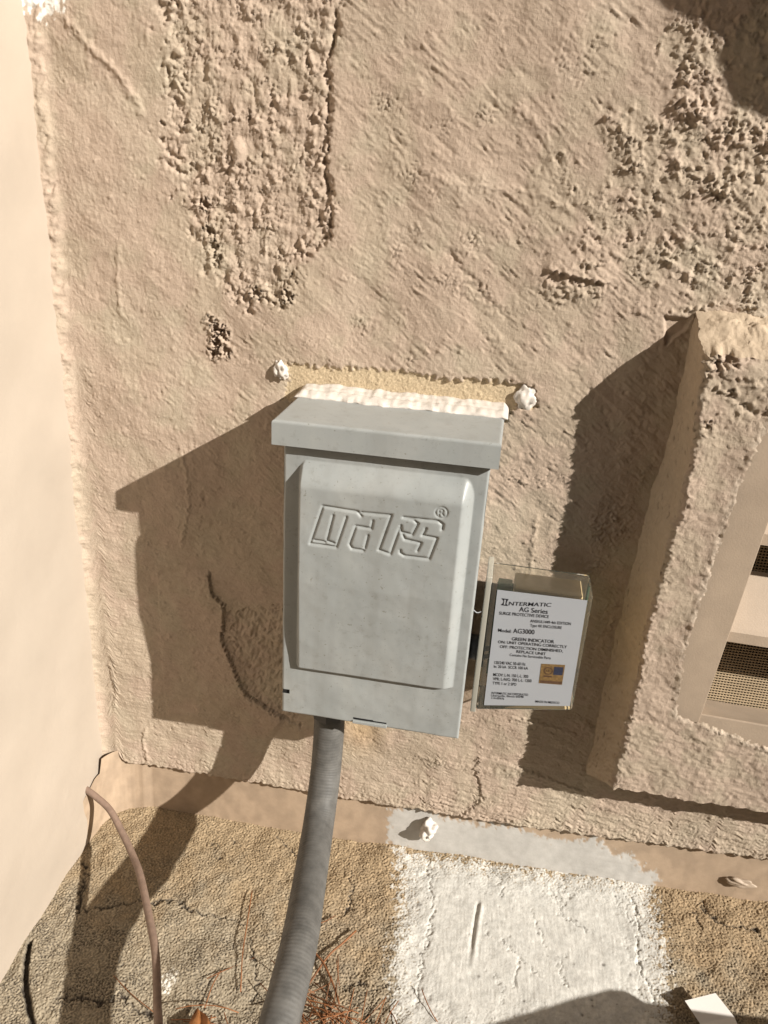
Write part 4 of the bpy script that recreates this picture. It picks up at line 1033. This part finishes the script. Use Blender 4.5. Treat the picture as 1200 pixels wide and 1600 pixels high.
for k in range(40):
    x, y = rs.uniform(-0.2, -0.07), rs.uniform(-0.25, -0.20)
    L = rs.uniform(0.02, 0.05); a = rs.uniform(0, math.pi)
    p = [Vector((x + (u - 0.5) * L * math.cos(a + 0.3 * u), y + (u - 0.5) * L * math.sin(a + 0.3 * u), slab_z(x, y) + 0.002 + 0.004 * rs.random())) for u in np.linspace(0, 1, 5)]
    tube(bm, p, 0.00045, 5)
o = bm_object('pine_needle_litter', bm, M_NEEDLE, None, True); o['kind'] = 'stuff'
o['label'] = 'tangle of dry reddish pine needles heaped beside the conduit'
def needle(pts, lift, label, r=0.00055):
    bm = bmesh.new()
    P = [Vector((x, y, slab_z(x, y) + l)) for (x, y), l in zip(pts, lift)]
    tube(bm, spline(P, 6), r, 6)
    tag(bm_object('pine_needle', bm, M_NEEDLE, None, True), label, 'pine needle', 'single pine needles on the concrete')
needle([(-0.1832,-0.0750),(-0.1759,-0.1113),(-0.1697,-0.1416),(-0.1608,-0.1719)], [0.003, 0.005, 0.006, 0.004], 'long upright pine needle left of the conduit')
needle([(-0.2743,-0.1771),(-0.2525,-0.1889),(-0.2268,-0.2004)], [0.002, 0.002, 0.003], 'thin slanting pine needle left of the brown cable foot', 0.0004)
needle([(-0.0754,-0.0991),(-0.0842,-0.1134),(-0.0948,-0.1289),(-0.1063,-0.1562)], [0.005, 0.006, 0.006, 0.003], 'dark pine twig slanting up right from the needle heap', 0.0009)
needle([(-0.1101,-0.1244),(-0.0973,-0.1354),(-0.0846,-0.1522),(-0.0755,-0.1671)], [0.004, 0.006, 0.006, 0.005], 'brown pine twig slanting down right beside the conduit', 0.0010)
needle([(-0.1111,-0.0972),(-0.1048,-0.0928),(-0.0978,-0.0861)], [0.003, 0.003, 0.003], 'short pine needle just right of the conduit', 0.00045)
needle([(-0.1845,-0.1563),(-0.1865,-0.1711),(-0.1858,-0.1902)], [0.003, 0.004, 0.004], 'short dark needle standing above the dead leaf', 0.0005)
# dead leaf
lp = [(-0.1824,-0.1960)][0]
nu, nvv = 13, 25
U, Vv = np.meshgrid(np.linspace(-1, 1, nu), np.linspace(0, 1, nvv))
wd_ = 0.0085 * np.sin(np.pi * np.clip(Vv, 0.02, 0.98)) ** 0.8
lx = (Vv - 0.5) * 0.045; ly = U * wd_
lz = 0.006 + 0.35 * np.abs(ly) + 0.006 * np.sin(3 * Vv) + 0.0012 * np.sin(9 * Vv + 4 * U)
ca, sa = math.cos(2.05), math.sin(2.05)
LX = lp[0] + 0.002 + lx * ca - ly * sa; LY = lp[1] - 0.018 + lx * sa + ly * ca
co = np.stack([LX, LY, slab_z(LX, LY) + lz], -1)
o = grid_object('dead_leaf', co, plain('dry_leaf', (0.27, 0.115, 0.04), 0.6, 0.3, 0.35, 120, 400, 0.0006))
o.modifiers.new('leaf', 'SOLIDIFY').thickness = 0.0004
tag(o, 'curled orange brown dead leaf at the bottom edge left of the conduit', 'leaf')
# folded scrap of white card
bm = bmesh.new()
pc = [(0.2118,-0.1146),(0.2374,-0.1060),(0.2495,-0.1226),(0.2230,-0.1274),(0.2238,-0.1457),(0.2548,-0.1400)]
zc_ = [0.010, 0.014, 0.012, 0.004, 0.003, 0.010]
vs = [bm.verts.new((x + 1.58 * 0 , y - 0.02 * 0, slab_z(x, y) + z)) for (x, y), z in zip(pc, zc_)]
bm.faces.new((vs[0], vs[3], vs[2], vs[1])); bm.faces.new((vs[3], vs[4], vs[5], vs[2]))
o = bm_object('paper_scrap', bm, plain('white_card', (0.72, 0.69, 0.66), 0.6, 0.3, 0.03, 40))
o.modifiers.new('card', 'SOLIDIFY').thickness = 0.0006
tag(o, 'folded white card scrap on the concrete in the lower right corner', 'paper')

# ------------------------------------------------------------------ unseen objects added to cast shade into the frame or block sky light
mb = empty('shade_caster_box', (0.42, 0, 0.3), 'unseen grey box added high on the stucco wall to shade the top right corner', 'shade caster')  # invented box, its outline shaped to shade the top right corner
prof = [(0.60, 0.196), (0.372, 0.196)]
for k in range(7):
    a = math.radians(250 - k * 10); prof.append((0.385 + 0.05 * math.cos(a), 0.245 + 0.05 * math.sin(a)))
prof += [(0.318, 0.246), (0.298, 0.262), (0.276, 0.284), (0.262, 0.310), (0.262, 0.62), (0.60, 0.62)]
bm = bmesh.new()
a = [bm.verts.new((x, -0.12, z)) for x, z in prof]; b_ = [bm.verts.new((x, -0.001, z)) for x, z in prof]
bm.faces.new(a); bm.faces.new(b_[::-1])
for i in range(len(prof)): bm.faces.new((a[i], a[(i + 1) % len(prof)], b_[(i + 1) % len(prof)], b_[i]))
bm_object('case', bm, M_GREY, mb)
bm = bmesh.new()
ring = [Vector((0.445, y, 0.43)) for y in (-0.119, -0.155, -0.165)]
tube(bm, ring, lambda t, i: (0.088, 0.085, 0.06)[i], 40)
bm_object('shade_caster_dome', bm, plain('shade_caster_face', (0.3, 0.3, 0.3), 0.2, 0.5), mb, True)
# bag-shaped block added out of view, its outline shaped by the shade it casts
tb = empty('shade_caster_bag', (0.42, -0.33, -0.63), 'unseen dark bag-shaped block added to shade the concrete at lower right', 'tool bag')
top = [(0.0176,-0.1746),(0.0480,-0.1576),(0.0955,-0.1339),(0.1256,-0.1194),(0.1506,-0.1086),(0.1643,-0.1072),(0.1731,-0.1106),(0.1780,-0.1148),(0.2142,-0.1125),(0.2823,-0.1091)]
hb = 0.15
up_ = [(x + 1.58 * hb, y - 0.82 * hb) for x, y in top]
bm = bmesh.new()
far_ = [bm.verts.new((x, y, slab_z(x, y) + hb)) for x, y in up_]
low_ = [bm.verts.new((x, y, slab_z(x, y))) for x, y in up_]
fr_ = [bm.verts.new((x, min(y - 0.10, -0.40), slab_z(x, y) + hb - 0.01)) for x, y in up_]
frl = [bm.verts.new((x, min(y - 0.10, -0.40), slab_z(x, y))) for x, y in up_]
n = len(up_)
for i in range(n - 1):
    bm.faces.new((far_[i], far_[i + 1], fr_[i + 1], fr_[i])); bm.faces.new((low_[i], low_[i + 1], far_[i + 1], far_[i])); bm.faces.new((fr_[i], fr_[i + 1], frl[i + 1], frl[i]))
bm.faces.new((low_[0], far_[0], fr_[0], frl[0])); bm.faces.new((low_[-1], far_[-1], fr_[-1], frl[-1]))
bm_object('shade_caster_body', bm, plain('navy_canvas', (0.05, 0.055, 0.07), 0.85, 0.2, 0.2, 200, 900, 0.0006), tb)

hx = up_[3][0] + 0.06; hy = -0.36
bm = bmesh.new(); tube(bm, spline([(hx, hy, -0.500), (hx + 0.01, hy, -0.478), (hx + 0.06, hy, -0.470), (hx + 0.11, hy, -0.478), (hx + 0.12, hy, -0.500)], 8), 0.006, 12)
bm_object('handle', bm, M_BLACK, tb, True)
# fence and overhang added behind and above the camera to cut sky light
fence = empty('sky_blocker_fence', (0, -2.2, -0.76), 'unseen timber board fence added behind the camera to cut low sky light', 'sky blocker')
M_WOOD = plain('weathered_timber', (0.16, 0.115, 0.075), 0.85, 0.2, 0.3, 20, 120, 0.001)
bm = bmesh.new(); box(bm, -0.068, 0.068, -0.010, 0.010, 0.0, 2.15)
plank0 = bm_object('plank', bm, M_WOOD, fence, False, 0.003, 1)
plank0.location = (1.78, -2.2, -0.76)
for k in range(1, 18):
    c = plank0.copy(); COL.objects.link(c); c.parent = fence
    c.location = (1.78 + k * 0.142, -2.2 + 0.004 * ((k * 7) % 5 - 2), -0.76 - 0.01 * ((k * 3) % 4))
for zc in (-0.45, 0.85):
    bm = bmesh.new(); box(bm, 1.70, 4.3, -2.26, -2.215, zc - 0.045, zc + 0.045); bm_object('rail', bm, M_WOOD, fence)
eave = empty('sky_blocker_eave', (0, 0, 1.5), 'unseen overhang added above the stucco wall to cut sky light', 'eave')  # added overhang, blocks sky light from above
bm = bmesh.new(); box(bm, -0.36, 3.5, -0.85, -0.002, 1.50, 1.53); bm_object('soffit', bm, M_SIDE, eave)
bm = bmesh.new(); box(bm, -0.36, 3.5, -0.88, -0.852, 1.46, 1.66); bm_object('fascia', bm, M_SIDE, eave)

house = empty('sky_blocker_wall', (-1, -1.65, -0.76), 'unseen dark brown clapboard screen added behind the camera to cut sky light', 'house wall')  # tall screen added behind the camera, blocks sky light from the front
M_CLAP = plain('brown_clapboard', (0.085, 0.062, 0.048), 0.75, 0.25, 0.15, 12, 90, 0.0008)
bm = bmesh.new(); box(bm, -4.0, 1.60, -2.2, -1.66, -0.76, 3.4); bm_object('sheathing', bm, M_CLAP, house)
bm = bmesh.new(); hexa(bm, [(-4.0, -0.028, 0.0), (1.60, -0.028, 0.0), (1.60, 0.0, 0.0), (-4.0, 0.0, 0.0), (-4.0, -0.010, 0.2), (1.60, -0.010, 0.2), (1.60, 0.0, 0.2), (-4.0, 0.0, 0.2)])
for v in bm.verts: v.co.y = -v.co.y
clap0 = bm_object('clapboard', bm, M_CLAP, house)
clap0.location = (0, -1.658, -0.74)
for k in range(1, 22):
    c = clap0.copy(); COL.objects.link(c); c.parent = house; c.location = (0, -1.658, -0.74 + 0.19 * k)
